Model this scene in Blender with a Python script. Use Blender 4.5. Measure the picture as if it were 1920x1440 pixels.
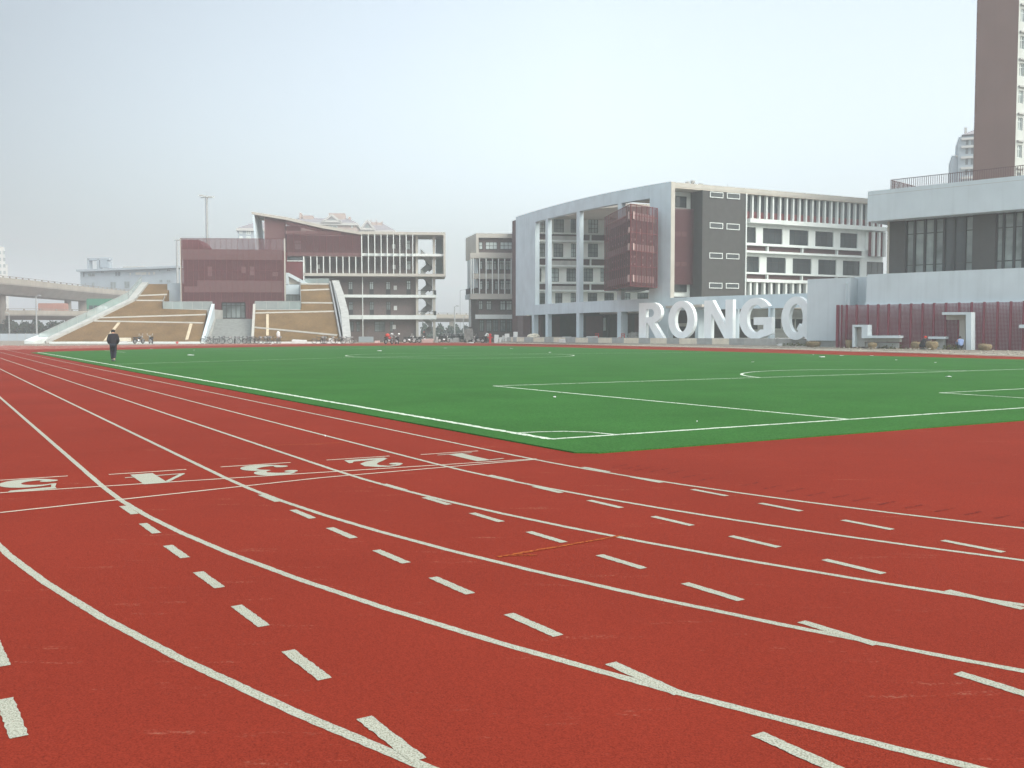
import bpy, bmesh, math, random
from mathutils import Vector, Matrix, noise
from mathutils.geometry import tessellate_polygon
random.seed(7)
R = math.radians
scene = bpy.context.scene
for o in list(bpy.data.objects):
    bpy.data.objects.remove(o)
COL = scene.collection

# ------------------------------------------------------------------ camera
FPX, PITCH, EYE = 1836.4, 0.0518, 1.546
cam_d = bpy.data.cameras.new("camera")
cam = bpy.data.objects.new("camera", cam_d)
COL.objects.link(cam)
cam.location = (0, 0, EYE)
cam.rotation_euler = (math.pi / 2 - PITCH, 0, 0)
cam_d.sensor_fit = 'HORIZONTAL'
cam_d.sensor_width = 36.0
cam_d.lens = 36.0 * FPX / 1920.0
cam_d.clip_start = 0.1
cam_d.clip_end = 5000
scene.camera = cam

# ------------------------------------------------------------------ world, sun, exposure
SUN_AZ, SUN_EL = 128.0, 36.0            # degrees clockwise from the view direction (+Y), and above the horizon
SKY_STRENGTH, SUN_STRENGTH, EXPOSURE = 0.15, 0.5, -1.68
HAZE_DENSITY = 0.0011
w = bpy.data.worlds.new("World")
scene.world = w
w.use_nodes = True
nt = w.node_tree
bg = nt.nodes["Background"]
sky = nt.nodes.new("ShaderNodeTexSky")
sky.sky_type = 'NISHITA'
sky.sun_disc = False
sky.sun_elevation = R(SUN_EL)
sky.sun_rotation = R(SUN_AZ)
sky.air_density = 1.0
sky.dust_density = 5.0
sky.ozone_density = 1.0
hs = nt.nodes.new("ShaderNodeHueSaturation")
hs.inputs['Saturation'].default_value = 0.42
nt.links.new(sky.outputs[0], hs.inputs['Color'])
tint = nt.nodes.new("ShaderNodeVectorMath")
tint.operation = 'MULTIPLY'
tint.inputs[1].default_value = (0.95, 1.0, 0.98)
nt.links.new(hs.outputs[0], tint.inputs[0])
# thick haze: the sky ahead and to the right is brighter
wtc = nt.nodes.new("ShaderNodeTexCoord")
wdp = nt.nodes.new("ShaderNodeVectorMath")
wdp.operation = 'DOT_PRODUCT'
wdp.inputs[1].default_value = (0.55, 0.80, 0.24)
nt.links.new(wtc.outputs['Generated'], wdp.inputs[0])
wmr = nt.nodes.new("ShaderNodeMapRange")
wmr.inputs[1].default_value = 0.42; wmr.inputs[2].default_value = 0.87
wmr.inputs[3].default_value = 2.6; wmr.inputs[4].default_value = 7.8
nt.links.new(wdp.outputs['Value'], wmr.inputs[0])
wd2 = nt.nodes.new("ShaderNodeVectorMath")   # added sky brightness, unseen overhead and behind the viewer, to light walls and ground
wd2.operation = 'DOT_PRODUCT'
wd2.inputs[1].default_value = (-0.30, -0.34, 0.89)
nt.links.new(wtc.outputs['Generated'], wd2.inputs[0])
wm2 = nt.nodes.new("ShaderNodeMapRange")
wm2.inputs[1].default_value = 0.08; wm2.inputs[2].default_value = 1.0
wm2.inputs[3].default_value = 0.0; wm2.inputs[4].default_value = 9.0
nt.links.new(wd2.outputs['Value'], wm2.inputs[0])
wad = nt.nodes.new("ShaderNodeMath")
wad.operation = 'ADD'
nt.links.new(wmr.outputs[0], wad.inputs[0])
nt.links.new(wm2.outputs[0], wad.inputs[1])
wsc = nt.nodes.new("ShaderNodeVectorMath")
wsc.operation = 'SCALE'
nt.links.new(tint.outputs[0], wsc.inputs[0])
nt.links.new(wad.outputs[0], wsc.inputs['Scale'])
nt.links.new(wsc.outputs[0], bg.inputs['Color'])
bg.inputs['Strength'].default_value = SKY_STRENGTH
sd = bpy.data.lights.new("sun", 'SUN')
sd.energy = SUN_STRENGTH
sd.angle = R(14)
sd.color = (1.0, 0.93, 0.80)
sun = bpy.data.objects.new("sun", sd)
COL.objects.link(sun)
sdir = Vector((math.sin(R(SUN_AZ)) * math.cos(R(SUN_EL)), math.cos(R(SUN_AZ)) * math.cos(R(SUN_EL)), math.sin(R(SUN_EL))))
sun.rotation_euler = sdir.to_track_quat('Z', 'Y').to_euler()
scene.view_settings.view_transform = 'Standard'
scene.view_settings.look = 'None'
scene.view_settings.exposure = EXPOSURE
scene.view_settings.gamma = 1
scene.view_settings.use_curve_mapping = False
cy = scene.cycles
cy.use_denoising = True
cy.max_bounces = 6
cy.diffuse_bounces = 3
cy.glossy_bounces = 2
cy.transmission_bounces = 3
cy.volume_bounces = 1
cy.transparent_max_bounces = 12
cy.caustics_reflective = False
cy.caustics_refractive = False

# ------------------------------------------------------------------ helpers
CP, SP = math.cos(PITCH), math.sin(PITCH)
EYEV = Vector((0, 0, EYE))
def ray(px, py):
    x = (px - 960) / FPX
    y = -(py - 720) / FPX
    return Vector((x, CP + y * SP, -SP + y * CP))
def at(px, py, Y):                       # photo pixel -> the point of that sight line at distance Y ahead
    d = ray(px, py)
    return EYEV + d * (Y / d.y)
def gp(px, py, z=0.0):
    d = ray(px, py)
    return EYEV + d * ((z - EYE) / d.z)
TH = -0.5385                              # direction of the straight of the track
U = Vector((math.sin(TH), math.cos(TH), 0))
N = Vector((math.cos(TH), -math.sin(TH), 0))
def sq(s, q, z=0.0):
    v = U * s + N * q
    return Vector((v.x, v.y, z))

WL = {}                                   # world position of every parent (none is rotated while building)
def wl(o):
    return WL.get(o.name, Vector((0, 0, 0))) if o else Vector((0, 0, 0))

class MB:
    def __init__(s):
        s.v, s.f = [], []
    def poly(s, pts):
        i = len(s.v)
        s.v += [Vector(p) for p in pts]
        s.f.append(list(range(i, i + len(pts))))
    def hexa(s, p):                       # p: 4 bottom corners in order, 4 top corners in order
        i = len(s.v)
        s.v += [Vector(q) for q in p]
        for f in ((3, 2, 1, 0), (4, 5, 6, 7), (0, 1, 5, 4), (1, 2, 6, 5), (2, 3, 7, 6), (3, 0, 4, 7)):
            s.f.append([i + k for k in f])
    def box(s, x0, x1, y0, y1, z0, z1):
        s.hexa([(x0, y0, z0), (x1, y0, z0), (x1, y1, z0), (x0, y1, z0), (x0, y0, z1), (x1, y0, z1), (x1, y1, z1), (x0, y1, z1)])
    def bar(s, a, b, wx, wz=None):        # square bar between two points
        a, b = Vector(a), Vector(b)
        wz = wz or wx
        d = (b - a).normalized()
        up = Vector((0, 0, 1)) if abs(d.z) < 0.95 else Vector((0, 1, 0))
        x = d.cross(up).normalized() * wx / 2
        y = x.cross(d).normalized() * wz / 2
        s.hexa([a - x - y, a + x - y, a + x + y, a - x + y, b - x - y, b + x - y, b + x + y, b - x + y])
    def tube(s, pts, r, n=8, cap=True):   # tube along points; r a number or a list
        pts = [Vector(p) for p in pts]
        rs = r if isinstance(r, (list, tuple)) else [r] * len(pts)
        base = len(s.v)
        ref = Vector((0, 0, 1))
        for k, p in enumerate(pts):
            d = (pts[min(k + 1, len(pts) - 1)] - pts[max(k - 1, 0)]).normalized()
            rr = ref if abs(d.dot(ref)) < 0.95 else Vector((1, 0, 0))
            x = d.cross(rr).normalized()
            y = x.cross(d).normalized()
            for j in range(n):
                a = 2 * math.pi * j / n
                s.v.append(p + (x * math.cos(a) + y * math.sin(a)) * rs[k])
        for k in range(len(pts) - 1):
            for j in range(n):
                a, b = base + k * n + j, base + k * n + (j + 1) % n
                s.f.append([a, b, b + n, a + n])
        if cap:
            s.f.append([base + j for j in range(n)][::-1])
            s.f.append([base + (len(pts) - 1) * n + j for j in range(n)])
    def ring(s, c, ax, ay, R_, r, n=20, m=6):   # torus in the plane of ax, ay
        c, ax, ay = Vector(c), Vector(ax), Vector(ay)
        az = ax.cross(ay)
        base = len(s.v)
        for i in range(n):
            a = 2 * math.pi * i / n
            d = ax * math.cos(a) + ay * math.sin(a)
            for j in range(m):
                b = 2 * math.pi * j / m
                s.v.append(c + d * (R_ + r * math.cos(b)) + az * r * math.sin(b))
        for i in range(n):
            for j in range(m):
                s.f.append([base + i * m + j, base + ((i + 1) % n) * m + j, base + ((i + 1) % n) * m + (j + 1) % m, base + i * m + (j + 1) % m])
    def extrude(s, loops, fn, d0, d1):    # 2D loops (outer, then holes) -> solid; fn(x, y, d) -> 3D
        loops = [[Vector((p[0], p[1], 0)) for p in lp] for lp in loops]
        flat = [p for lp in loops for p in lp]
        tris = tessellate_polygon(loops)
        i = len(s.v)
        n = len(flat)
        s.v += [Vector(fn(p.x, p.y, d0)) for p in flat]
        s.v += [Vector(fn(p.x, p.y, d1)) for p in flat]
        for t in tris:
            s.f.append([i + k for k in t])
            s.f.append([i + n + k for k in reversed(t)])
        o = i
        for lp in loops:
            m = len(lp)
            for k in range(m):
                s.f.append([o + k, o + (k + 1) % m, o + n + (k + 1) % m, o + n + k])
            o += m
    def blob(s, c, rx, ry, rz, seed=0, amp=0.2, n=10, m=7):
        c = Vector(c)
        base = len(s.v)
        for i in range(m + 1):
            ph = math.pi * i / m
            for j in range(n):
                a = 2 * math.pi * j / n
                d = Vector((math.cos(a) * math.sin(ph), math.sin(a) * math.sin(ph), math.cos(ph)))
                k = 1 + amp * noise.noise(d * 2.1 + Vector((seed * 3.7, seed, 0)))
                s.v.append(c + Vector((d.x * rx, d.y * ry, d.z * rz)) * k)
        for i in range(m):
            for j in range(n):
                s.f.append([base + i * n + j, base + (i + 1) * n + j, base + (i + 1) * n + (j + 1) % n, base + i * n + (j + 1) % n])
    def build(s, name, m, parent=None, smooth=False, fixn=True):
        me = bpy.data.meshes.new(name)
        off = wl(parent)
        me.from_pydata([tuple(p - off) for p in s.v], [], s.f)
        if fixn:
            bm = bmesh.new()
            bm.from_mesh(me)
            bmesh.ops.recalc_face_normals(bm, faces=bm.faces)
            bm.to_mesh(me)
            bm.free()
        if smooth:
            for p in me.polygons:
                p.use_smooth = True
        if m:
            me.materials.append(m)
        o = bpy.data.objects.new(name, me)
        COL.objects.link(o)
        if parent:
            o.parent = parent
            WL[o.name] = off
        return o

def tag(o, label=None, cat=None, group=None, kind=None):
    if label: o['label'] = label
    if cat: o['category'] = cat
    if group: o['group'] = group
    if kind: o['kind'] = kind
    return o
def thing(name, label, cat, loc=(0, 0, 0), group=None):
    o = bpy.data.objects.new(name, None)
    o.empty_display_size = 0.3
    COL.objects.link(o)
    o.location = loc
    WL[o.name] = Vector(loc)
    return tag(o, label, cat, group)
def copy_tree(o, parent=None):
    c = o.copy()
    COL.objects.link(c)
    if parent: c.parent = parent
    for ch in o.children:
        copy_tree(ch, c)
    return c

# ------------------------------------------------------------------ materials
def mat(name, col, rough=0.8, vary=0.12, scale=3.0, bump=0.0, bscale=60.0, metal=0.0, spec=0.3, alpha=1.0, streak=0.0):
    m = bpy.data.materials.new(name)
    m.use_nodes = True
    t = m.node_tree
    b = t.nodes["Principled BSDF"]
    b.inputs['Roughness'].default_value = rough
    b.inputs['Metallic'].default_value = metal
    b.inputs['Specular IOR Level'].default_value = spec
    tc = t.nodes.new("ShaderNodeTexCoord")
    nz = t.nodes.new("ShaderNodeTexNoise")
    nz.inputs['Scale'].default_value = scale
    nz.inputs['Detail'].default_value = 5
    t.links.new(tc.outputs['Object'], nz.inputs['Vector'])
    cr = t.nodes.new("ShaderNodeMapRange")
    cr.inputs[1].default_value = 0.3; cr.inputs[2].default_value = 0.7
    cr.inputs[3].default_value = 1 - vary; cr.inputs[4].default_value = 1 + vary
    t.links.new(nz.outputs[0], cr.inputs[0])
    mx = t.nodes.new("ShaderNodeVectorMath")
    mx.operation = 'SCALE'
    mx.inputs[0].default_value = col
    t.links.new(cr.outputs[0], mx.inputs['Scale'])
    out = mx.outputs[0]
    if streak:                            # rain streaks down a wall
        mp = t.nodes.new("ShaderNodeMapping")
        mp.inputs['Scale'].default_value = (1.2, 1.2, 0.06)
        t.links.new(tc.outputs['Object'], mp.inputs[0])
        n2 = t.nodes.new("ShaderNodeTexNoise")
        n2.inputs['Scale'].default_value = 1.5
        n2.inputs['Detail'].default_value = 6
        t.links.new(mp.outputs[0], n2.inputs['Vector'])
        r2 = t.nodes.new("ShaderNodeMapRange")
        r2.inputs[1].default_value = 0.5; r2.inputs[2].default_value = 0.75
        r2.inputs[3].default_value = 1.0; r2.inputs[4].default_value = 1 - streak
        t.links.new(n2.outputs[0], r2.inputs[0])
        m2 = t.nodes.new("ShaderNodeVectorMath")
        m2.operation = 'SCALE'
        t.links.new(out, m2.inputs[0])
        t.links.new(r2.outputs[0], m2.inputs['Scale'])
        out = m2.outputs[0]
    t.links.new(out, b.inputs['Base Color'])
    if bump:
        bn = t.nodes.new("ShaderNodeTexNoise")
        bn.inputs['Scale'].default_value = bscale
        bn.inputs['Detail'].default_value = 3
        t.links.new(tc.outputs['Object'], bn.inputs['Vector'])
        bp = t.nodes.new("ShaderNodeBump")
        bp.inputs['Strength'].default_value = bump
        bp.inputs['Distance'].default_value = 0.02
        t.links.new(bn.outputs[0], bp.inputs['Height'])
        t.links.new(bp.outputs[0], b.inputs['Normal'])
    if alpha < 1:
        b.inputs['Alpha'].default_value = alpha
    return m

def grain_mat(name, col, dark, light, gscale, lo, hi, rough=0.9, wear=None, patch=0.08, bump=0.5, streakcol=None):
    """granular sheet: fine light and dark grains, soft patches, thin scuffs; wear mixes another colour in by grain"""
    m = bpy.data.materials.new(name)
    m.use_nodes = True
    t = m.node_tree
    b = t.nodes["Principled BSDF"]
    b.inputs['Roughness'].default_value = rough
    b.inputs['Specular IOR Level'].default_value = 0.06
    tc = t.nodes.new("ShaderNodeTexCoord")
    def tex(sc, det=2, vec=None, rgh=0.5):
        n = t.nodes.new("ShaderNodeTexNoise")
        n.inputs['Scale'].default_value = sc
        n.inputs['Detail'].default_value = det
        n.inputs['Roughness'].default_value = rgh
        t.links.new(vec or tc.outputs['Object'], n.inputs['Vector'])
        return n.outputs[0]
    def ramp(src, a, bb, c, d):
        r = t.nodes.new("ShaderNodeMapRange")
        for k, v in enumerate((a, bb, c, d)):
            r.inputs[k + 1].default_value = v
        t.links.new(src, r.inputs[0])
        return r.outputs[0]
    def mix(f, a, bb):
        x = t.nodes.new("ShaderNodeMix")
        x.data_type = 'RGBA'
        t.links.new(f, x.inputs[0])
        for s, v in ((6, a), (7, bb)):
            if isinstance(v, tuple): x.inputs[s].default_value = (*v, 1)
            else: t.links.new(v, x.inputs[s])
        return x.outputs[2]
    g = tex(gscale, 2)
    c = mix(ramp(g, lo, hi, 0, 1), dark, light)
    big = tex(0.35, 6, rgh=0.6)
    sc = t.nodes.new("ShaderNodeVectorMath")
    sc.operation = 'SCALE'
    t.links.new(c, sc.inputs[0])
    t.links.new(ramp(big, 0.3, 0.7, 1 - patch, 1 + patch), sc.inputs['Scale'])
    c = sc.outputs[0]
    if streakcol:
        mp = t.nodes.new("ShaderNodeMapping")
        mp.inputs['Rotation'].default_value = (0, 0, 0.35)
        mp.inputs['Scale'].default_value = (1.0, 6.0, 1)
        t.links.new(tc.outputs['Object'], mp.inputs[0])
        a = ramp(tex(1.1, 8, mp.outputs[0], 0.76), 0.59, 0.74, 0, 1)
        a2 = ramp(tex(55, 2), 0.45, 0.62, 0, 0.75)
        mu = t.nodes.new("ShaderNodeMath")
        mu.operation = 'MULTIPLY'
        t.links.new(a, mu.inputs[0])
        t.links.new(a2, mu.inputs[1])
        c = mix(mu.outputs[0], c, streakcol)
    if wear:
        wcol, wscale, wa, wb = wear
        c = mix(ramp(tex(wscale, 3), wa, wb, 0, 1), c, wcol)
    t.links.new(c, b.inputs['Base Color'])
    bp = t.nodes.new("ShaderNodeBump")
    bp.inputs['Strength'].default_value = bump
    bp.inputs['Distance'].default_value = 0.006
    t.links.new(g, bp.inputs['Height'])
    t.links.new(bp.outputs[0], b.inputs['Normal'])
    return m

def mesh_mat(name, col, open_frac):       # fine perforated sheet, too fine to see its holes from here
    m = mat(name, col, 0.6, 0.06, 0.8)
    t = m.node_tree
    b = t.nodes["Principled BSDF"]
    b.inputs['Alpha'].default_value = 1 - open_frac
    return m

RED = (0.214, 0.0272, 0.0137)
M = {}
M['track'] = grain_mat('red_rubber', RED, (0.145, 0.0170, 0.0091), (0.246, 0.0322, 0.0168), 150, 0.30, 0.62, streakcol=(0.40, 0.22, 0.15))
M['paint'] = grain_mat('track_paint', (0.6, 0.6, 0.52), (0.22, 0.22, 0.17), (0.42, 0.42, 0.345), 130, 0.34, 0.56, wear=(RED, 120, 0.66, 0.74), patch=0.07)
M['paint_thin'] = grain_mat('thin_paint', (0.6, 0.6, 0.5), (0.40, 0.32, 0.25), (0.54, 0.49, 0.40), 90, 0.36, 0.58, wear=(RED, 60, 0.66, 0.74), patch=0.07)
M['yellow'] = grain_mat('yellow_chalk', (0.5, 0.2, 0.04), (0.30, 0.075, 0.02), (0.42, 0.13, 0.03), 90, 0.4, 0.6, wear=(RED, 40, 0.42, 0.60))
GREEN = (0.037, 0.128, 0.026)
M['turf'] = grain_mat('green_turf', GREEN, (0.025, 0.090, 0.019), (0.044, 0.147, 0.032), 42, 0.34, 0.62, patch=0.12, bump=0.8, wear=((0.024, 0.08, 0.018), 9, 0.66, 0.76))
M['turf_line'] = grain_mat('turf_line', (0.6, 0.66, 0.55), (0.44, 0.52, 0.40), (0.68, 0.72, 0.62), 60, 0.35, 0.6, wear=(GREEN, 26, 0.58, 0.64))
M['soil'] = grain_mat('dusty_soil', (0.3, 0.25, 0.19), (0.20, 0.175, 0.14), (0.31, 0.28, 0.235), 2.2, 0.3, 0.7, patch=0.2, bump=0.3)
M['fringe'] = grain_mat('rubber_fringe', (0.3, 0.2, 0.16), (0.34, 0.11, 0.08), (0.36, 0.22, 0.18), 5, 0.3, 0.7, patch=0.1, wear=(RED, 1.7, 0.50, 0.56))
M['brown_grass'] = grain_mat('dry_grass', (0.17, 0.11, 0.06), (0.120, 0.074, 0.034), (0.205, 0.131, 0.062), 6, 0.3, 0.7, patch=0.22, bump=0.5)
M['white'] = mat('white_render', (0.66, 0.70, 0.68), 0.85, 0.05, 0.8, streak=0.08)
M['inner_white'] = mat('inner_white', (0.82, 0.84, 0.80), 0.85, 0.04, 0.8, streak=0.05)
M['white_wall'] = mat('white_wall', (0.54, 0.61, 0.64), 0.85, 0.05, 0.5, streak=0.10)
M['grey_wall'] = mat('grey_wall', (0.56, 0.65, 0.69), 0.88, 0.07, 0.5, streak=0.10)
M['cream'] = mat('cream_stone', (0.44, 0.42, 0.375), 0.85, 0.06, 0.7, streak=0.08)
M['beige'] = mat('beige_soffit', (0.50, 0.46, 0.40), 0.9, 0.05, 0.7)
M['concrete'] = mat('concrete', (0.40, 0.40, 0.38), 0.9, 0.12, 1.2, 0.2, 30, streak=0.15)
M['stair'] = mat('stair_stone', (0.27, 0.28, 0.27), 0.9, 0.15, 2.0)
M['brick'] = mat('dark_brick', (0.135, 0.105, 0.10), 0.9, 0.15, 4.0, 0.2, 30)
M['tower_brown'] = mat('brown_cladding', (0.070, 0.070, 0.068), 0.9, 0.08, 1.5, streak=0.08)
M['dark_red'] = mat('dark_red_panel', (0.14, 0.036, 0.040), 0.7, 0.10, 1.0)
M['plum'] = mat('plum_cladding', (0.105, 0.058, 0.060), 0.8, 0.10, 1.0)
M['screen'] = mesh_mat('red_perforated_sheet', (0.125, 0.034, 0.038), 0.60)
M['screen_box'] = mesh_mat('red_perforated_cladding', (0.10, 0.034, 0.040), 0.42)
M['lattice'] = mat('plum_lattice', (0.17, 0.036, 0.055), 0.6, 0.06, 1.0)
M['pinkish'] = mat('pink_grey_band', (0.55, 0.40, 0.38), 0.85, 0.06, 1.0)
M['glass'] = mat('window_glass', (0.045, 0.055, 0.06), 0.08, 0.25, 0.5, spec=0.6)
M['pale_glass'] = mat('pale_glass', (0.46, 0.53, 0.52), 0.12, 0.35, 0.45, spec=0.6)  # pale because the sky seen in the panes is put into the colour
M['mid_glass'] = mat('mid_glass', (0.17, 0.20, 0.195), 0.10, 0.5, 0.6, spec=0.6)
M['gym_glass'] = mat('gym_glass', (0.20, 0.235, 0.225), 0.06, 0.55, 0.45, spec=0.7)  # brighter panes, with their reflections put into the colour
M['frame'] = mat('dark_frame', (0.035, 0.037, 0.04), 0.5, 0.05, 1.0)
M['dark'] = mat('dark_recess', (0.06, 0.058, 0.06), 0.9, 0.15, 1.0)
M['steel'] = mat('grey_steel', (0.33, 0.34, 0.34), 0.5, 0.08, 1.0, metal=0.3)
M['rail_glass'] = mat('rail_glass', (0.42, 0.50, 0.49), 0.1, 0.08, 1.0, alpha=0.45)
M['hirise_brown'] = mat('hirise_brown', (0.125, 0.075, 0.064), 0.9, 0.06, 0.3, streak=0.06)
M['hirise_grey'] = mat('hirise_grey', (0.48, 0.50, 0.47), 0.9, 0.05, 0.5, streak=0.1)
M['far_wall'] = mat('far_wall', (0.44, 0.43, 0.41), 0.9, 0.08, 0.3)
M['far_blue'] = mat('far_blue_wall', (0.30, 0.345, 0.38), 0.9, 0.08, 0.3)
M['far_roof'] = mat('far_roof', (0.25, 0.23, 0.24), 0.9, 0.12, 0.4)
M['far_pink'] = mat('far_pink_wall', (0.38, 0.30, 0.265), 0.9, 0.1, 0.3)
M['viaduct'] = mat('viaduct_concrete', (0.25, 0.225, 0.20), 0.9, 0.12, 0.4, streak=0.15)
M['road_parapet'] = mat('road_parapet', (0.33, 0.30, 0.255), 0.9, 0.12, 0.4, streak=0.2)
M['path_white'] = mat('path_edge_stone', (0.50, 0.49, 0.45), 0.9, 0.08, 1.0)
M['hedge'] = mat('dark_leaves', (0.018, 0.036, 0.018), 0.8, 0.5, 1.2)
M['plants'] = mat('verge_leaves', (0.12, 0.13, 0.05), 0.8, 0.4, 6.0)
M['black'] = mat('black_rubber', (0.018, 0.018, 0.019), 0.6, 0.1, 8)
M['bike'] = mat('bike_paint', (0.03, 0.033, 0.038), 0.35, 0.2, 8)
M['chrome'] = mat('chrome', (0.5, 0.5, 0.5), 0.3, 0.05, 3, metal=0.8)
M['jacket'] = mat('black_jacket', (0.022, 0.021, 0.026), 0.85, 0.25, 5.0, 0.4, 18)
M['jeans'] = mat('dark_jeans', (0.020, 0.023, 0.032), 0.9, 0.25, 6.0, 0.4, 25)
M['skin'] = mat('skin', (0.45, 0.27, 0.19), 0.6, 0.05, 20)
M['hair'] = mat('black_hair', (0.014, 0.012, 0.012), 0.6, 0.3, 60)
M['shoe'] = mat('grey_shoe', (0.14, 0.15, 0.14), 0.6, 0.2, 20)
M['red_paint'] = mat('red_paint', (0.52, 0.04, 0.04), 0.5, 0.08, 4)
M['red_cloth'] = mat('red_cloth', (0.55, 0.05, 0.03), 0.85, 0.15, 10)
M['blue_cloth'] = mat('blue_cloth', (0.20, 0.27, 0.45), 0.9, 0.15, 10)
M['pale_cloth'] = mat('pale_cloth', (0.55, 0.57, 0.55), 0.9, 0.12, 10)
M['wicker'] = mat('wicker', (0.22, 0.17, 0.10), 0.9, 0.4, 14, 0.8, 40)
M['debris'] = mat('pale_debris', (0.34, 0.31, 0.26), 0.95, 0.35, 3.0)
M['foam'] = mat('white_foam', (0.60, 0.61, 0.60), 0.8, 0.06, 2)
M['sandstone'] = mat('sandstone', (0.70, 0.64, 0.52), 0.9, 0.10, 1.5, 0.2, 25, streak=0.1)
M['grey_block'] = mat('grey_block', (0.36, 0.37, 0.36), 0.9, 0.12, 1.5, 0.2, 25)
M['rubble'] = mat('rubble_grey', (0.20, 0.20, 0.19), 0.95, 0.4, 2.0, 0.8, 12)
M['bus_green'] = mat('bus_green', (0.05, 0.19, 0.12), 0.4, 0.05, 1)
M['car_white'] = mat('car_white', (0.66, 0.67, 0.67), 0.3, 0.03, 1)
M['truck_red'] = mat('truck_brick_red', (0.36, 0.18, 0.14), 0.6, 0.1, 1)
M['wood'] = mat('pale_board', (0.52, 0.43, 0.30), 0.9, 0.12, 3)
M['letter'] = mat('letter_white', (0.88, 0.93, 0.93), 0.7, 0.04, 0.8, streak=0.06)

# ------------------------------------------------------------------ facade frame
class Fac:
    """vertical plane through two ground points; t runs along it, o is the offset towards the viewer"""
    def __init__(s, p0, p1):
        s.p0 = Vector((p0[0], p0[1], 0))
        d = Vector((p1[0], p1[1], 0)) - s.p0
        s.len = d.length
        s.d = d.normalized()
        s.n = Vector((s.d.y, -s.d.x, 0))
        if s.n.dot(-s.p0) < 0: s.n = -s.n
    def P(s, t, z, o=0.0):
        v = s.p0 + s.d * t + s.n * o
        return Vector((v.x, v.y, z))
    def tz(s, px, py, o=0.0):
        d = ray(px, py)
        q = s.p0 + s.n * o
        k = s.n.dot(q - EYEV) / s.n.dot(d)
        h = EYEV + d * k
        return (h - q).dot(s.d), h.z
    def t(s, px, o=0.0): return s.tz(px, 600, o)[0]
    def z(s, px, py, o=0.0): return s.tz(px, py, o)[1]
    def box(s, mb, t0, t1, z0, z1, o0, o1):
        mb.hexa([s.P(t0, z0, o0), s.P(t1, z0, o0), s.P(t1, z0, o1), s.P(t0, z0, o1), s.P(t0, z1, o0), s.P(t1, z1, o0), s.P(t1, z1, o1), s.P(t0, z1, o1)])
    def pxbox(s, mb, x0, x1, y0, y1, o0, o1):     # front face given by photo pixels on the plane at offset o1
        xm = (x0 + x1) / 2
        s.box(mb, s.t(x0, o1), s.t(x1, o1), s.z(xm, y1, o1), s.z(xm, y0, o1), o0, o1)
    def prism(s, mb, pts, o0, o1):                # pts: (t, z) outline
        mb.extrude([pts], lambda x, y, d: s.P(x, y, d), o0, o1)
    def rect(s, x0, x1, y0, y1, o=0.0):
        xm = (x0 + x1) / 2
        return (s.t(x0, o), s.t(x1, o), s.z(xm, y1, o), s.z(xm, y0, o))
    def wall(s, mb, t0, t1, z0, z1, holes, o0, o1):
        zs = sorted({z0, z1, *[min(max(h[k], z0), z1) for h in holes for k in (2, 3)]})
        for a, b in zip(zs, zs[1:]):
            if b - a < 1e-4: continue
            zc = (a + b) / 2
            cur = t0
            for h in sorted([h for h in holes if h[2] < zc < h[3]]):
                h0, h1 = max(h[0], t0), min(h[1], t1)
                if h0 > cur: s.box(mb, cur, h0, a, b, o0, o1)
                cur = max(cur, h1)
            if cur < t1: s.box(mb, cur, t1, a, b, o0, o1)
    def window(s, parent, r, o, nv=2, nh=2, glass='glass', frame='frame', fw=0.07, name='window', transom=None):
        t0, t1, z0, z1 = r
        f = MB()
        for a, b in ((t0, t0 + fw), (t1 - fw, t1)):
            s.box(f, a, b, z0, z1, o - 0.06, o + 0.02)
        for a, b in ((z0, z0 + fw), (z1 - fw, z1)):
            s.box(f, t0 + fw, t1 - fw, a, b, o - 0.06, o + 0.02)
        for k in range(1, nv):
            tc = t0 + (t1 - t0) * k / nv
            s.box(f, tc - fw * .4, tc + fw * .4, z0 + fw, z1 - fw, o - 0.05, o + 0.012)
        hz = [z0 + (z1 - z0) * k / nh for k in range(1, nh)] if transom is None else [z0 + (z1 - z0) * k for k in transom]
        for zc in hz:
            s.box(f, t0 + fw, t1 - fw, zc - fw * .4, zc + fw * .4, o - 0.045, o + 0.008)
        fo = f.build(name, M[frame], parent)
        p = MB()
        s.box(p, t0 + fw * .5, t1 - fw * .5, z0 + fw * .5, z1 - fw * .5, o - 0.04, o - 0.02)
        p.build('pane', M[glass], fo)
        return fo

# ================================================================== THE SETTING
def sheet(name, pts, m, z=None, thick=0.0):
    pts = [Vector((p[0], p[1], p[2] if z is None else z)) for p in pts]
    mb = MB()
    tris = tessellate_polygon([[Vector((p.x, p.y, 0)) for p in pts]])
    mb.v = list(pts)
    mb.f = [list(t) for t in tris]
    if thick:
        n = len(pts)
        mb.v += [p - Vector((0, 0, thick)) for p in pts]
        for k in range(n):
            mb.f.append([k, (k + 1) % n, n + (k + 1) % n, n + k])
    o = mb.build(name, m, None, fixn=False)
    me = o.data
    bm = bmesh.new(); bm.from_mesh(me)
    bmesh.ops.recalc_face_normals(bm, faces=bm.faces)
    up = sum(f.normal.z * f.calc_area() for f in bm.faces)
    if up < 0: bmesh.ops.reverse_faces(bm, faces=bm.faces)
    bm.to_mesh(me); bm.free()
    return tag(o, kind='structure')

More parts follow.
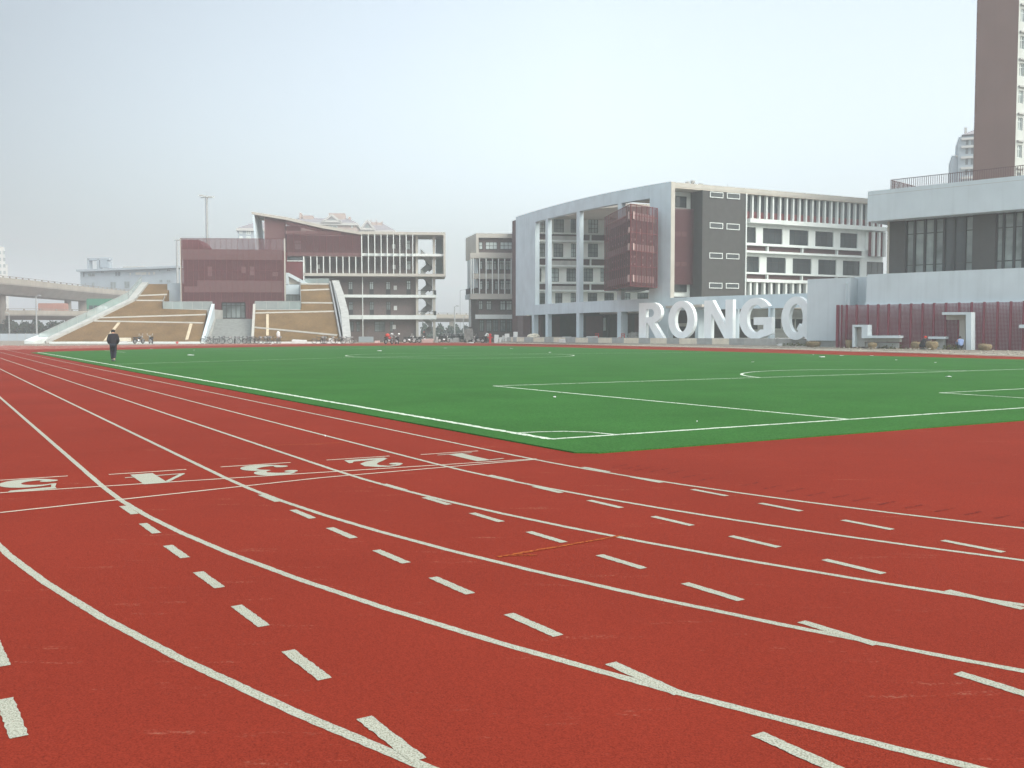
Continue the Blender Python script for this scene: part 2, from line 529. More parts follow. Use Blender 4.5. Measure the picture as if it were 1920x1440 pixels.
sheet('ground', [(-1200, -60), (1200, -60), (1200, 1250), (-1200, 1250)], M['soil'], -0.03)
fr = [gp(*p) for p in ((-60, 647), (100, 648), (200, 647), (320, 645.5), (500, 644), (640, 643), (760, 641.8), (840, 641.6), (950, 642.2), (1060, 644), (1200, 647.6))]
fr += [sq(90, 60), sq(60, 30), sq(60, -5)]
sheet('rubber_edge', fr, M['fringe'], -0.016)
trk = [(-25, -14), (60, -14), (98, -4), (102.6, 5.9), (104.5, 8.7), (111.9, 16.5), (121.0, 25.1), (129.3, 39), (136.2, 52.5), (138.2, 63.8), (135.6, 69.5), (127.6, 74.6), (111.4, 75), (93, 73.4), (74.7, 71.5), (64.5, 69.7), (49.8, 65.6), (38, 61.8), (20, 58), (-25, 58)]
def ragged(pts, step, amp, lo=0):
    out = []
    n = len(pts)
    for i in range(n):
        a, b = Vector(pts[i]), Vector(pts[(i + 1) % n])
        m = max(1, int((b - a).length / step))
        for k in range(m):
            p = a + (b - a) * k / m
            j = Vector((random.uniform(-amp, amp), random.uniform(-amp, amp))) if k else Vector((0, 0))
            out.append(p + j)
    return out
trk = [sq(*p) for p in ragged(trk, 1.6, 0.28)]
sheet('running_track', trk, M['track'], -0.004)

# green turf: straight sides, far end a half circle
gr = [(10.18, 56)] + [(10.2, q) for q in (45, 30, 16, 11, 9, 7.4)] + [(10.4, 7.15), (20, 7.1), (45, 7.05), (75, 7.05), (86, 7.05)]
gr += [(89.7, 8.7), (94.6, 13.6), (100.5, 19.5), (105.3, 26.5), (109.2, 33.5), (111.5, 42), (111.5, 49.5), (108.5, 55.5), (102, 59.3), (94, 60), (84, 59.2), (74, 58.6), (60, 57.2), (46, 55.6), (30, 54.8), (20, 55.4)]
sheet('football_pitch', [sq(*p) for p in gr], M['turf'], 0.014, 0.02)

def strip(name, pts, wd, m, z, jit=0.0, step=0.25):
    """flat painted line of width wd along points in (s, q)"""
    P_ = []
    if m.name in ('track_paint', 'thin_paint', 'yellow_chalk'): z -= 0.0022
    for a, b in zip(pts, pts[1:]):
        a, b = Vector(a), Vector(b)
        k = max(1, int((b - a).length / step))
        P_ += [a + (b - a) * i / k for i in range(k)]
    P_.append(Vector(pts[-1]))
    mb = MB()
    for i, p in enumerate(P_):
        d = (P_[min(i + 1, len(P_) - 1)] - P_[max(i - 1, 0)]).normalized()
        n = Vector((-d.y, d.x))
        for sgn in (-1, 1):
            o = wd / 2 * (1 + random.uniform(-jit, jit))
            v = p + n * sgn * o
            mb.v.append(sq(v.x, v.y, z))
    for i in range(len(P_) - 1):
        mb.f.append([2 * i, 2 * i + 1, 2 * i + 3, 2 * i + 2])
    o = mb.build(name, m, None, fixn=False)
    for p in o.data.polygons:
        if p.normal.z < 0: p.flip()
    return tag(o, kind='structure')

# lane lines: straight, then round the bend
S0, QC, R1, LW = 10.51, 6.3735 + 17.127, 17.127, 1.22
for k in range(6):
    q = 6.3735 - k * LW
    pts = [(104, q), (60, q), (30, q), (S0 + 0.01, q)]
    rad = R1 + k * LW
    for i in range(1, 56):
        a = math.radians(i * 2.4)
        pts.append((S0 - rad * math.sin(a), QC - rad * math.cos(a)))
    strip('lane_line', pts, 0.054, M['paint'], 0.0, 0.10, 0.035)
# dashed straight continuations of the lanes
qd = [6.49, 5.24, 4.0, 2.72, 1.475, 0.245]
for k, q in enumerate(qd):
    for j in range(11):
        s1 = 9.26 - 0.935 * j + random.uniform(-0.02, 0.02)
        if s1 < 0.5: continue
        strip('lane_dash', [(s1, q), (s1 - 0.47, q + 0.02)], 0.066, M['paint'], 0.001, 0.10, 0.02)
strip('finish_line', [(10.86, -1.8), (10.66, 0.57), (10.40, 3.7), (10.17, 6.43)], 0.042, M['paint_thin'], 0.0012, 0.12, 0.1)
strip('start_line', [(9.21, -1.8), (9.47, 0.51), (10.01, 3.6), (10.12, 6.38)], 0.042, M['paint_thin'], 0.0018, 0.12, 0.1)
strip('chalk_line', [(13.28, 3.95), (13.1, 5.05)], 0.025, M['yellow'], 0.0012, 0.3, 0.05)
strip('chalk_arrow', [(5.95, 4.55), (5.81, 3.36)], 0.035, M['yellow'], 0.002, 0.4, 0.03)
strip('chalk_arrow', [(5.84, 3.40), (5.72, 3.62)], 0.025, M['yellow'], 0.0025, 0.3, 0.05)

# dark skid marks along the inside of the bend
M['skid'] = grain_mat('skid_mark', (0.1, 0.02, 0.015), (0.085, 0.014, 0.010), (0.15, 0.022, 0.015), 60, 0.3, 0.6, wear=(RED, 18, 0.46, 0.60))
for cx, cyy in ((110, 85), (160, 92), (210, 98), (280, 104), (350, 113), (420, 130), (480, 145), (680, 165), (780, 178), (880, 190), (970, 208), (1080, 218), (1170, 232), (1280, 248), (1400, 263), (1530, 278), (1660, 292), (1790, 308), (1910, 325)):
    a = gp(1100 + cx / 2.3415, 840 + cyy / 2.3415); b = gp(1100 + (cx + 74) / 2.3415, 840 + (cyy - 15) / 2.3415)
    strip('skid_mark', [(a.dot(U), a.dot(N)), (b.dot(U), b.dot(N))], 0.03, M['skid'], -0.0015, 0.5, 0.05)

# lane numbers, heavy serif figures read from the far side: up = towards the camera, right = -q
def figure(n, s_base, q_c, wd, ht):
    mb = MB()
    lay = [0]
    def pt(x, y, zz):
        return sq(s_base - y * ht, q_c - (x - 0.5) * wd, -0.0012 + zz)
    def poly(*pts):
        lay[0] += 0.0004
        z = lay[0]
        for t in tessellate_polygon([[Vector((x, y, 0)) for x, y in pts]]):
            mb.poly([pt(*pts[i], z) for i in t])
    def stroke(path, wds):
        L, Rr = [], []
        P_ = [Vector(p) for p in path]
        for k in range(6):                 # smooth
            pass
        for i, p in enumerate(P_):
            d = (P_[min(i + 1, len(P_) - 1)] - P_[max(i - 1, 0)]).normalized()
            nn = Vector((-d.y, d.x)) * wds[i] / 2
            L.append(p + nn); Rr.append(p - nn)
        lay[0] += 0.0004
        for i in range(len(P_) - 1):
            mb.poly([pt(*a, lay[0]) for a in (L[i], L[i + 1], Rr[i + 1], Rr[i])])
    def ball(x, y, rx, ry):
        poly(*[(x + rx * math.cos(a), y + ry * math.sin(a)) for a in [2 * math.pi * i / 16 for i in range(16)]])
    def arc(cx, cy_, rx, ry, a0, a1, m=18):
        return [(cx + rx * math.cos(R(a0 + (a1 - a0) * i / m)), cy_ + ry * math.sin(R(a0 + (a1 - a0) * i / m))) for i in range(m + 1)]
    def swell(m, thin, thick):
        return [thin + (thick - thin) * math.sin(math.pi * i / m) ** 1.3 for i in range(m + 1)]
    if n == 1:
        poly((0.36, 0.05), (0.68, 0.05), (0.68, 1.0), (0.36, 1.0))
        poly((0.12, 0.0), (0.92, 0.0), (0.92, 0.05), (0.12, 0.05))
        poly((0.02, 0.88), (0.36, 0.93), (0.36, 1.0), (0.02, 0.94))
    if n == 2:
        poly((0.06, 0.0), (0.90, 0.0), (0.97, 0.34), (0.90, 0.34), (0.80, 0.20), (0.06, 0.16))
        stroke([(0.10, 0.12), (0.30, 0.26), (0.55, 0.42), (0.70, 0.58), (0.73, 0.74), (0.64, 0.88), (0.48, 0.96), (0.30, 0.93), (0.18, 0.83)], [0.08, 0.16, 0.26, 0.30, 0.30, 0.20, 0.09, 0.07, 0.07])
        ball(0.23, 0.76, 0.13, 0.11)
    if n == 3:
        stroke(arc(0.46, 0.74, 0.30, 0.22, 150, -80), swell(18, 0.05, 0.30))
        stroke(arc(0.46, 0.27, 0.34, 0.25, 80, -155), swell(18, 0.05, 0.32))
        ball(0.22, 0.76, 0.12, 0.09)
        ball(0.19, 0.22, 0.13, 0.10)
    if n == 4:
        poly((0.48, 0.0), (0.86, 0.0), (0.86, 1.0), (0.48, 1.0))
        poly((0.0, 0.24), (0.48, 0.24), (0.48, 0.30), (0.0, 0.30))
        poly((0.86, 0.24), (1.0, 0.24), (1.0, 0.30), (0.86, 0.30))
        poly((0.0, 0.30), (0.10, 0.30), (0.48, 0.86), (0.48, 1.0))
    if n == 5:
        poly((0.18, 0.80), (0.84, 0.86), (0.90, 1.0), (0.18, 0.96))
        poly((0.12, 0.50), (0.20, 0.50), (0.24, 0.80), (0.18, 0.80))
        stroke(arc(0.44, 0.32, 0.36, 0.29, 135, -150), swell(18, 0.05, 0.34))
        ball(0.20, 0.22, 0.14, 0.10)
    o = mb.build('lane_number', M['paint'], None, fixn=False)
    for p in o.data.polygons:
        if p.normal.z < 0: p.flip()
    tag(o, kind='structure')
for n, qc, sb in ((1, 5.80, 11.14), (2, 4.58, 11.24), (3, 3.31, 11.28), (4, 2.10, 11.30), (5, 0.88, 11.44), (6, -0.36, 11.5)):
    figure(n if n < 6 else 1, sb, qc, 0.62, 0.80) if n < 6 else None
    if n < 6:
        strip('number_underline', [(sb + 0.14, qc - 0.42), (sb + 0.11, qc + 0.40)], 0.042, M['paint_thin'], 0.001, 0.1, 0.06)

# pitch markings
TZ = 0.0155
def tl(pts, wd=0.11, jit=0.25, z=TZ, name='pitch_line'):
    return strip(name, pts, wd, M['turf_line'], z, jit, 0.12 if wd > 0.09 else 0.4)
tl([(87.5, 7.70), (50, 7.72), (11.84, 7.73)], 0.13, 0.3)
tl([(11.84, 7.73), (11.84, 30), (11.84, 54)], 0.10, 0.25, TZ + .001)
tl([(11.9, 14.08), (24.69, 14.13)], 0.10, 0.15)
tl([(24.69, 14.13), (24.69, 47.5)], 0.10, 0.15, TZ + .001)
tl([(24.6, 47.5), (11.9, 47.5)], 0.10, 0.15, TZ + .002)
tl([(11.9, 22.25), (15.95, 22.35)], 0.09, 0.15)
tl([(15.95, 22.35), (15.9, 40)], 0.09, 0.15, TZ + .001)
tl([(12.82, 7.75), (12.80, 8.1), (12.65, 8.5), (12.35, 8.78), (11.86, 8.9)], 0.08, 0.3, TZ + .003)
D = [(22.75 + 6.14 * math.cos(a), 30.55 + 6.14 * math.sin(a)) for a in [math.radians(-71.5 + 143 * i / 40) for i in range(41)]]
tl(D, 0.11, 0.1, TZ + .002)
tl([(60.1 + 7.84 * math.cos(2 * math.pi * i / 64), 31.75 + 7.84 * math.sin(2 * math.pi * i / 64)) for i in range(65)], 0.11, 0.15, TZ + .002, 'centre_circle')
tl([(51.4, 7.8), (53.1, 10.9), (58.06, 22.25), (60.2, 31.5), (60.4, 40), (60.0, 54)], 0.10, 0.2)
tl([(93.5, 13.6), (83.3, 13.7)], 0.10, 0.2)
tl([(91.5, 22.0), (92.0, 25.3), (93.5, 36), (93.5, 52)], 0.12, 0.4)

# raised ground along the far side and the paved platform of the school
WLA, WLB = at(943, 600, 153.0), at(1455, 600, 106.0)        # line of the low wall
wlF = Fac((WLA.x, WLA.y), (WLB.x, WLB.y))
kl = [gp(*p, 0.0) for p in ((930, 643.5), (1060, 645.6), (1200, 648.8), (1380, 652.8), (1500, 655.6), (1700, 661.3), (1920, 668.2), (2050, 672))]
wf = [wlF.P(-2, 0.27), wlF.P(wlF.len * .3, 0.27), wlF.P(wlF.len * .6, 0.26), wlF.P(wlF.len, 0.24), at(1513, 600, 101.5), at(1592, 600, 97.6), at(1760, 600, 91.5), at(1920, 600, 86), at(2060, 600, 81)]
for p, zz in zip(wf[4:], (0.2, 0.15, 0.10, 0.06, 0.04)): p.z = zz
mb = MB()
top = wf[:]
idx = []
kk = [kl[0], kl[1], kl[2], kl[3], kl[4], kl[4] * .4 + kl[5] * .6, kl[5] * .6 + kl[6] * .4, kl[6], kl[7]]
for a, b in zip(kk, wf):
    a = Vector((a.x, a.y, -0.008))
    mb.v += [a, a * .5 + b * .5 + Vector((0, 0, -0.03)), b, b + (b - a).normalized() * 6]
for i in range(len(kk) - 1):
    for j in range(3):
        mb.f.append([4 * i + j, 4 * i + 4 + j, 4 * i + 5 + j, 4 * i + 1 + j])
tag(mb.build('verge', M['soil'], None), kind='structure')
mb = MB()
for a, b in zip(kl, kl[1:]):
    a2, b2 = Vector((a.x, a.y, 0)), Vector((b.x, b.y, 0))
    nn = (b2 - a2).normalized().cross(Vector((0, 0, 1)))
    if nn.dot(a2) < 0: nn = -nn
    mb.hexa([a2, b2, b2 + nn * .35, a2 + nn * .35] and [a2 + Vector((0, 0, -.05)), b2 + Vector((0, 0, -.05)), b2 + nn * .35 + Vector((0, 0, -.05)), a2 + nn * .35 + Vector((0, 0, -.05)), a2 + Vector((0, 0, .07)), b2 + Vector((0, 0, .07)), b2 + nn * .35 + Vector((0, 0, .07)), a2 + nn * .35 + Vector((0, 0, .07))])
tag(mb.build('kerb', M['sandstone'], None), kind='structure')
PZ = 0.93
pf = [wlF.P(0, PZ, -0.3), wlF.P(wlF.len, PZ, -0.3), Vector((62, 118, PZ)), Vector((90, 150, PZ)), Vector((60, 195, PZ)), Vector((3, 195, PZ))]
sheet('platform', pf, M['concrete'], PZ, 0.9)

# ================================================================== SCHOOL BLOCK on the left (fins, red mesh, sloping roof)
def pa(Y, px): 
    v = at(px, 600, Y)
    return (v.x, v.y)
F1 = Fac(pa(175, 570), pa(177.5, 836))
b1 = thing('school_building', 'school block with white fins and a roof that rises to a red mesh end', 'building', F1.P(F1.t(690), 0))
def TZL(F, pts, o=0.0): return [F.tz(x, y, o) for x, y in pts]
zt, zb = F1.z(760, 434.6), F1.z(760, 518.2)
zm0, zm1 = F1.z(760, 479.6), F1.z(760, 474.8)
m = MB()
up = [(470, 396.7), (536.7, 406.7), (603, 422), (679, 435.2)]
dn = [(679, 440.2), (603, 427.6), (536.7, 412.3), (472.5, 401.5)]
F1.prism(m, TZL(F1, up + dn, 0.15), 0.15, -9)
F1.box(m, F1.t(679), F1.t(836), zt - 0.5, zt, -9, 0.0)
m.build('roof', M['cream'], b1)
m = MB()
F1.prism(m, TZL(F1, [(472.8, 401.8), (476.5, 402.3), (484, 480), (480, 480)], 0.1), 0.1, -8.8)
m.build('slanted_wall', M['grey_wall'], b1)
m = MB()
F1.box(m, F1.t(570), F1.t(836), zb, zb + 0.5, -8.9, 0.0)
m.build('box_floor', M['cream'], b1)
m = MB()
F1.box(m, F1.t(832), F1.t(836), zb + 0.5, zt - 0.5, -8.9, 0.0)
m.build('end_wall', M['cream'], b1)
m = MB()
F1.box(m, F1.t(569.3), F1.t(571.5), F1.z(570, 527), F1.z(570, 480.5), -2.6, 0.0)
m.build('end_post', M['white'], b1)
m = MB()
F1.box(m, F1.t(678.4), F1.t(680), zb + 0.5, zt - 0.5, -0.6, 0.03)
m.build('end_post', M['white'], b1)
# brick body with its windows
WO = -2.7
wins = []
Y4 = {'a': (450.2, 468.3), 'b': (488.6, 506), 'c': (526.2, 543), 'd': (565.6, 581.5), 'e': (602.5, 622)}
for lv, xs in (('a', [(553, 571), (577, 594), (621, 628), (654, 660.5), (691.6, 700), (724, 732), (762.5, 770)]),
               ('b', [(584.5, 591), (621, 630), (655, 662), (692, 700.5), (724, 732.5), (763, 771)]),
               ('c', [(653.5, 662), (693, 701), (724, 732.5), (762.5, 770.5)]),
               ('d', [(653.8, 662.3), (693.2, 701.2), (724.4, 732.7)]),
               ('e', [(655, 663), (668, 675), (702, 722), (731, 738)])):
    for x0, x1 in xs:
        wins.append((F1.rect(x0, x1, *Y4[lv], WO), lv))
m = MB()
tL, tR = F1.t(537, WO), F1.t(783.5, WO)
tl0 = F1.t(566, WO)
F1.wall(m, tl0, tR, 0, zt - 0.52, [r for r, _ in wins], WO - 0.35, WO)
F1.wall(m, tL, tl0 - 0.002, F1.z(550, 527), F1.z(550, 421), [r for r, _ in wins], WO - 0.35, WO)
F1.box(m, tL, tR, 0, F1.z(640, 436) - .5, -8.8, WO - 0.36)
m.build('wall', M['brick'], b1)
for r, lv in wins:
    F1.window(b1, r, WO - 0.12, 2, 2, 'pale_glass' if lv in 'abc' else 'mid_glass', fw=0.09, transom=[0.68])
for r, lv in wins:
    if lv in 'cd':
        m = MB(); F1.box(m, r[0], r[1], r[2] - 0.9, r[2], WO, WO + 0.03); m.build('door_panel', M['frame'], b1)
for px, py in ((739, 462), (597.5, 500), (739.5, 500.5), (741.5, 539.5), (741.5, 577.5), (739, 613)):
    m = MB(); F1.pxbox(m, px - 3, px + 3, py - 4, py + 4, WO + 0.01, WO + 0.06); m.build('notice_board', M['pale_cloth'], b1)
m = MB()
F1.box(m, F1.t(679.9), F1.t(832), zm0, zm1, -8.8, -0.62)
m.build('floor_slab', M['white'], b1)
for (x0, y0, y1) in ((636, 552.6, 557.8), (640, 590.8, 598.6)):
    m = MB()
    F1.box(m, F1.t(x0, -1.2), F1.t(818.4, -1.2), F1.z(730, y1, -1.2), F1.z(730, y0, -1.2), -8.7, -1.2)
    m.build('floor_slab', M['white'], b1)
for px in (679.1, 691.6, 703.6, 715.5, 727, 738.6, 750.5, 762.5, 774.6):
    if px < 680: continue
    m = MB(); t = F1.t(px); F1.box(m, t - 0.07, t + 0.07, zb + 0.5, zt - 0.5, -0.6, -0.02); m.build('fin', M['white'], b1)
for px in (583.6, 595.3, 607.3, 619.4, 631.9, 643.9, 655.6, 667.8):
    m = MB(); t = F1.t(px); F1.box(m, t - 0.07, t + 0.07, zb + 0.5, F1.z(620, 480.5), -0.6, -0.02); m.build('fin', M['white'], b1)
for x0, x1 in ((780, 784.6), (811.6, 816.6)):
    m = MB(); F1.box(m, F1.t(x0, -1.7), F1.t(x1, -1.7), 0, zt - 0.5, -2.2, -1.65); m.build('column', M['cream'], b1)
m = MB(); F1.pxbox(m, 679.6, 681, 519, 633, -1.16, -1.05); m.build('drain_pipe', M['white'], b1)
# red mesh on the upper left, with the pale slab edges behind it
m = MB()
F1.prism(m, TZL(F1, [(537, 413.2), (603, 428.3), (679, 441), (679, 480.4), (537, 480.4)], -0.1), -0.1, -0.14)
F1.prism(m, TZL(F1, [(497, 406.6), (536.6, 413), (536.6, 480.4), (497, 480.4)], -0.5), -0.5, -0.54)
sc = m.build('mesh_screen', M['screen'], b1)
m = MB()
for k in range(12):
    F1.pxbox(m, 540 + k * 12.2, 540.5 + k * 12.2, 432 if k < 6 else 440, 480, -0.09, -0.02)
m.build('screen_rib', M['dark_red'], sc)
m = MB()
F1.pxbox(m, 537.5, 640, 433.2, 438.6, -2.3, -0.5)
F1.pxbox(m, 537.5, 678, 473.6, 480.2, -2.3, -0.5)
F1.prism(m, TZL(F1, [(538, 415.5), (602, 430), (602, 433), (538, 419)], -0.5), -0.5, -2.2)
F1.pxbox(m, 498, 536, 410, 447, -2.3, -1.0)
m.build('slab_edge', M['pinkish'], b1)
m = MB(); F1.pxbox(m, 536, 569, 490, 523, -2.4, -0.1); m.build('red_panel', M['dark_red'], b1)
m = MB(); F1.pxbox(m, 536, 569, 488.4, 490, -2.4, 0.02); m.build('sill', M['white'], b1)
F1.window(b1, F1.rect(537, 568.5, 481.5, 488.3, -0.3), -0.3, 5, 1, 'glass')
# open stair hall at the right end
m = MB()
F1.pxbox(m, 817.5, 832.5, 440, 514, -8.9, -8.6)
m.build('back_wall', M['grey_wall'], b1)
lv = [F1.z(800, y, -1.2) for y in (640.5, 594, 555)] + [zb + .3, (zm0 + zm1) / 2, zt - .5]
for k in range(5):
    z0, z1 = lv[k], lv[k + 1]
    if k == 4: break
    for o, (xa, xb) in ((-5.0, (789, 810)), (-3.4, (810, 789))):
        m = MB()
        ta, tb = F1.t(xa, o), F1.t(xb, o)
        zm = (z0 + z1) / 2
        za, zc = (z0, zm) if o == -5.0 else (zm, z1)
        m.hexa([F1.P(ta, za - .1, o - .7), F1.P(tb, zc - .1, o - .7), F1.P(tb, zc - .1, o + .7), F1.P(ta, za - .1, o + .7),
                F1.P(ta, za + 1.25, o - .7), F1.P(tb, zc + 1.25, o - .7), F1.P(tb, zc + 1.25, o + .7), F1.P(ta, za + 1.25, o + .7)])
        m.build('stair_flight', M['stair'], b1)
for k in (1, 2, 3):
    o = -6.2
    zt0, zt1 = lv[k], lv[k + 1] - .3
    m = MB()
    F1.prism(m, [(F1.t(797, o), zt1), (F1.t(811, o), zt1), (F1.t(811, o), zt0 + 1.4), (F1.t(805, o), zt0 + .9), (F1.t(799.5, o), zt0 + 1.9)], o, o - .3)
    m.build('back_wall', M['concrete'], b1)
m = MB()
for k in (1, 2):
    F1.box(m, F1.t(784.5, -1.4), F1.t(818, -1.4), lv[k] + .95, lv[k] + 1.05, -1.5, -1.4)
    F1.box(m, F1.t(814, -1.4), F1.t(818, -1.4), lv[k] + .3, lv[k] + 1.0, -8, -1.4)
m.build('railing', M['frame'], b1)

# ================================================================== RED CUBE above the ramps
F0 = Fac(pa(168, 340), pa(169.5, 535.5))
b0 = thing('school_building', 'cube shaped hall wrapped in red perforated sheet above the grey steps', 'building', F0.P(F0.t(437), 3.9))
dr = F0.rect(415.5, 461, 566.5, 597.3)
zg = F0.z(437, 597.3)
m = MB()
F0.wall(m, F0.t(340.4), F0.t(533.5), zg, F0.z(437, 447), [dr], 0.0, 0.03)
sc = m.build('mesh_screen', M['screen'], b0)
m = MB()
for k in range(20):
    px = 343 + k * 10.4
    y1 = 597 if not 414 < px < 462 else 566
    if px < 533: F0.pxbox(m, px - .22, px + .22, 447, y1, 0.035, 0.10)
for y in (447, 468, 478, 487, 507, 526, 548):
    F0.pxbox(m, 340.5, 533.4, y - .2, y + .2, 0.04, 0.08)
m.build('screen_rib', M['dark_red'], sc)
m = MB()
F0.box(m, F0.t(342), F0.t(531), zg - 1, F0.z(437, 468), -14, -1.3)
m.build('wall', M['dark_red'], b0)
m = MB()
F0.pxbox(m, 344, 529, 467.8, 486.7, -1.28, -0.6)
F0.pxbox(m, 371, 530, 526, 548, -1.28, -0.6)
F0.pxbox(m, 346, 370.8, 537, 548, -1.28, -0.6)
m.build('slab_band', M['pinkish'], b0)
m = MB()
F0.prism(m, TZL(F0, [(341.5, 449), (372, 449.5), (381, 460), (381, 467.5), (341.5, 467.5)], -2), -2, -9)
m.build('roof_hood', M['dark_red'], b0)
for r in ((391, 399, 500, 518), (454, 462, 500, 512), (470, 478, 500, 516), (512, 522, 510, 518)):
    m = MB(); F0.pxbox(m, *r, -1.29, -1.2); m.build('window', M['pinkish'], b0)
F0.window(b0, F0.rect(415.8, 460.7, 567, 597.2, -1.1), -1.1, 5, 2, 'mid_glass', fw=0.16, name='entrance_door', transom=[0.8])
for px in (340.2, 534.8):
    m = MB(); F0.pxbox(m, px - .8, px + .8, 447, 597, -0.6, 0.12); m.build('corner_post', M['cream'], b0)
m = MB()
F0.pxbox(m, 536, 562, 533.5, 552, -7, -2)
m.build('annex_wall', M['grey_wall'], b0)
F0.window(b0, F0.rect(536, 562, 552.3, 579, -2), -2.05, 4, 2, 'mid_glass')
m = MB()
F0.prism(m, TZL(F0, [(536, 511.5), (541, 511.5), (580, 532.3), (568, 532.3), (541, 518.5), (541, 532.8), (536, 532.8)], -1.9), -1.9, -3.5)
m.build('stair_flank', M['white_wall'], b0)
m = MB()
F0.prism(m, TZL(F0, [(541, 519), (567, 532.5), (541, 532.5)], -2.6), -2.6, -3.4)
m.build('stair_side', M['beige'], b0)
m = MB()
F0.pxbox(m, 315, 340, 531, 580, -4, -1.5)
m.build('side_wall', M['far_blue'], b0)

# ================================================================== PLANTED RAMPS and the steps between them
SL, SY = 0.465, 150.0
def mp(px, py, dz=0.0):
    d = ray(px, py)
    k = (-SL * SY - EYE + dz) / (d.z - SL * d.y)
    return EYEV + d * k
def slope_block(px, m_, name, parent, dz=0.0):
    top = [mp(*p, dz) for p in px]
    mb = MB()
    mb.v = list(top) + [Vector((p.x, p.y, -0.1)) for p in top]
    n = len(top)
    for t in tessellate_polygon([[Vector((p.x, p.y, 0)) for p in top]]):
        mb.f.append(list(t))
    for k in range(n):
        mb.f.append([k, (k + 1) % n, n + (k + 1) % n, n + k])
    return mb.build(name, m_, parent)
def slope_bar(a, b, wd, ht, m_, name, parent, lift=0.05):
    mb = MB()
    mb.bar(mp(*a) + Vector((0, 0, lift)), mp(*b) + Vector((0, 0, lift)), wd, ht)
    return mb.build(name, m_, parent)
def glass_rail(pts, h, name, parent, mt='rail_glass'):
    mb = MB()
    fr = MB()
    for a, b in zip(pts, pts[1:]):
        a, b = Vector(a), Vector(b)
        nn = (b - a).cross(Vector((0, 0, 1))).normalized() * 0.02
        u_ = Vector((0, 0, h))
        mb.hexa([a - nn, b - nn, b + nn, a + nn, a - nn + u_, b - nn + u_, b + nn + u_, a + nn + u_])
        fr.bar(a + u_ + Vector((0, 0, .035)), b + u_ + Vector((0, 0, .035)), 0.06)
        k = max(1, int((b - a).length / 1.6))
        for i in range(k + 1):
            p = a + (b - a) * i / k
            fr.bar(p + Vector((0, 0, -.05)), p + u_, 0.05)
    o = mb.build(name, M[mt], parent)
    fr.build('rail_frame', M['steel'], o)
    return o
left = thing('planted_ramp', 'brown grassed ramp with a glass rail climbing left of the grey steps', 'ramp', mp(240, 620) * 1)
slope_block([(90, 643.5), (177, 602), (254, 564), (279, 532.6), (323, 532.6), (314, 549), (304, 579), (388, 581.5), (376, 643.5)], M['brown_grass'], 'grass_slope', left)
for a, b, w_ in (((188, 596.3), (386, 590.3), .32), ((177, 602.3), (381, 605.8), .30), ((249, 555.3), (313, 552.6), .36), ((256, 563.8), (307, 563.9), .26)):
    slope_bar(a, b, w_, .22, M['path_white'], 'path_edge', left)
for a, b in (((197, 640), (223, 606)), ((350, 638), (358.5, 608))):
    slope_bar(a, b, .45, .15, M['wood'], 'board', left)
edge = [mp(x, y) + Vector((-0.25, 0, 0)) for x, y in ((88, 643.5), (176.5, 602), (253.5, 564), (278.5, 532.6))]
m = MB()
for a, b in zip(edge, edge[1:]):
    m.bar(a + Vector((0, 0, .12)), b + Vector((0, 0, .12)), .5, .45)
    a2, b2 = a + Vector((-.95, 0, 0)), b + Vector((-.95, 0, 0))
    g0, g1 = Vector((a2.x, a2.y, -.1)), Vector((b2.x, b2.y, -.1))
    m.hexa([g0 + Vector((-.2, 0, 0)), g1 + Vector((-.2, 0, 0)), g1 + Vector((.7, 0, 0)), g0 + Vector((.7, 0, 0)), a2 + Vector((-.2, 0, .3)), b2 + Vector((-.2, 0, .3)), b2 + Vector((.7, 0, .3)), a2 + Vector((.7, 0, .3))])
m.build('side_wall', M['concrete'], left)
glass_rail([p + Vector((-.95, 0, .3)) for p in edge], 1.1, 'glass_rail', left)
m = MB()
q = [at(49, 650.5, 147), at(86, 640, 152)]
m.hexa([Vector((q[0].x, 146.5, -.1)), Vector((q[0].x + 1.6, 146, -.1)), Vector((q[1].x + .6, 152.5, -.1)), Vector((q[1].x - .8, 152.5, -.1)), Vector((q[0].x, 146.5, .5)), Vector((q[0].x + 1.6, 146, .3)), Vector((q[1].x + .6, 152.5, 1.1)), Vector((q[1].x - .8, 152.5, 1.5))])
m.build('end_wall', M['white'], left)
m = MB()
m.bar(at(95, 600, 149.3) * Vector((1, 1, 0)) if False else Vector((at(92, 600, 149.2).x, 149.2, .12)), Vector((at(384, 600, 149.2).x, 149.2, .12)), .4, .3)
m.build('kerb_edge', M['white'], left)
TZ1 = 5.5
m = MB()
xa, xb = at(304, 600, 162).x, at(397, 600, 162).x
m.box(xa, xb, 162.1, 168.2, 0, TZ1)
m.build('terrace', M['concrete'], left)
glass_rail([Vector((at(314, 549, 168).x - .3, 168, TZ1 + 1.5)), Vector((xa, 162.4, TZ1)), Vector((xb, 162.4, TZ1))], 1.25, 'glass_rail', left)
fl = [at(377, 600, 150.4), at(397, 600, 162.3)]
m = MB()
a, b = fl
m.hexa([Vector((a.x, a.y, -.1)), Vector((a.x + .5, a.y, -.1)), Vector((b.x + .5, b.y, -.1)), Vector((b.x, b.y, -.1)), Vector((a.x, a.y, .7)), Vector((a.x + .5, a.y, .7)), Vector((b.x + .5, b.y, 6.4)), Vector((b.x, b.y, 6.4))])
m.build('stair_wall', M['white_wall'], left)

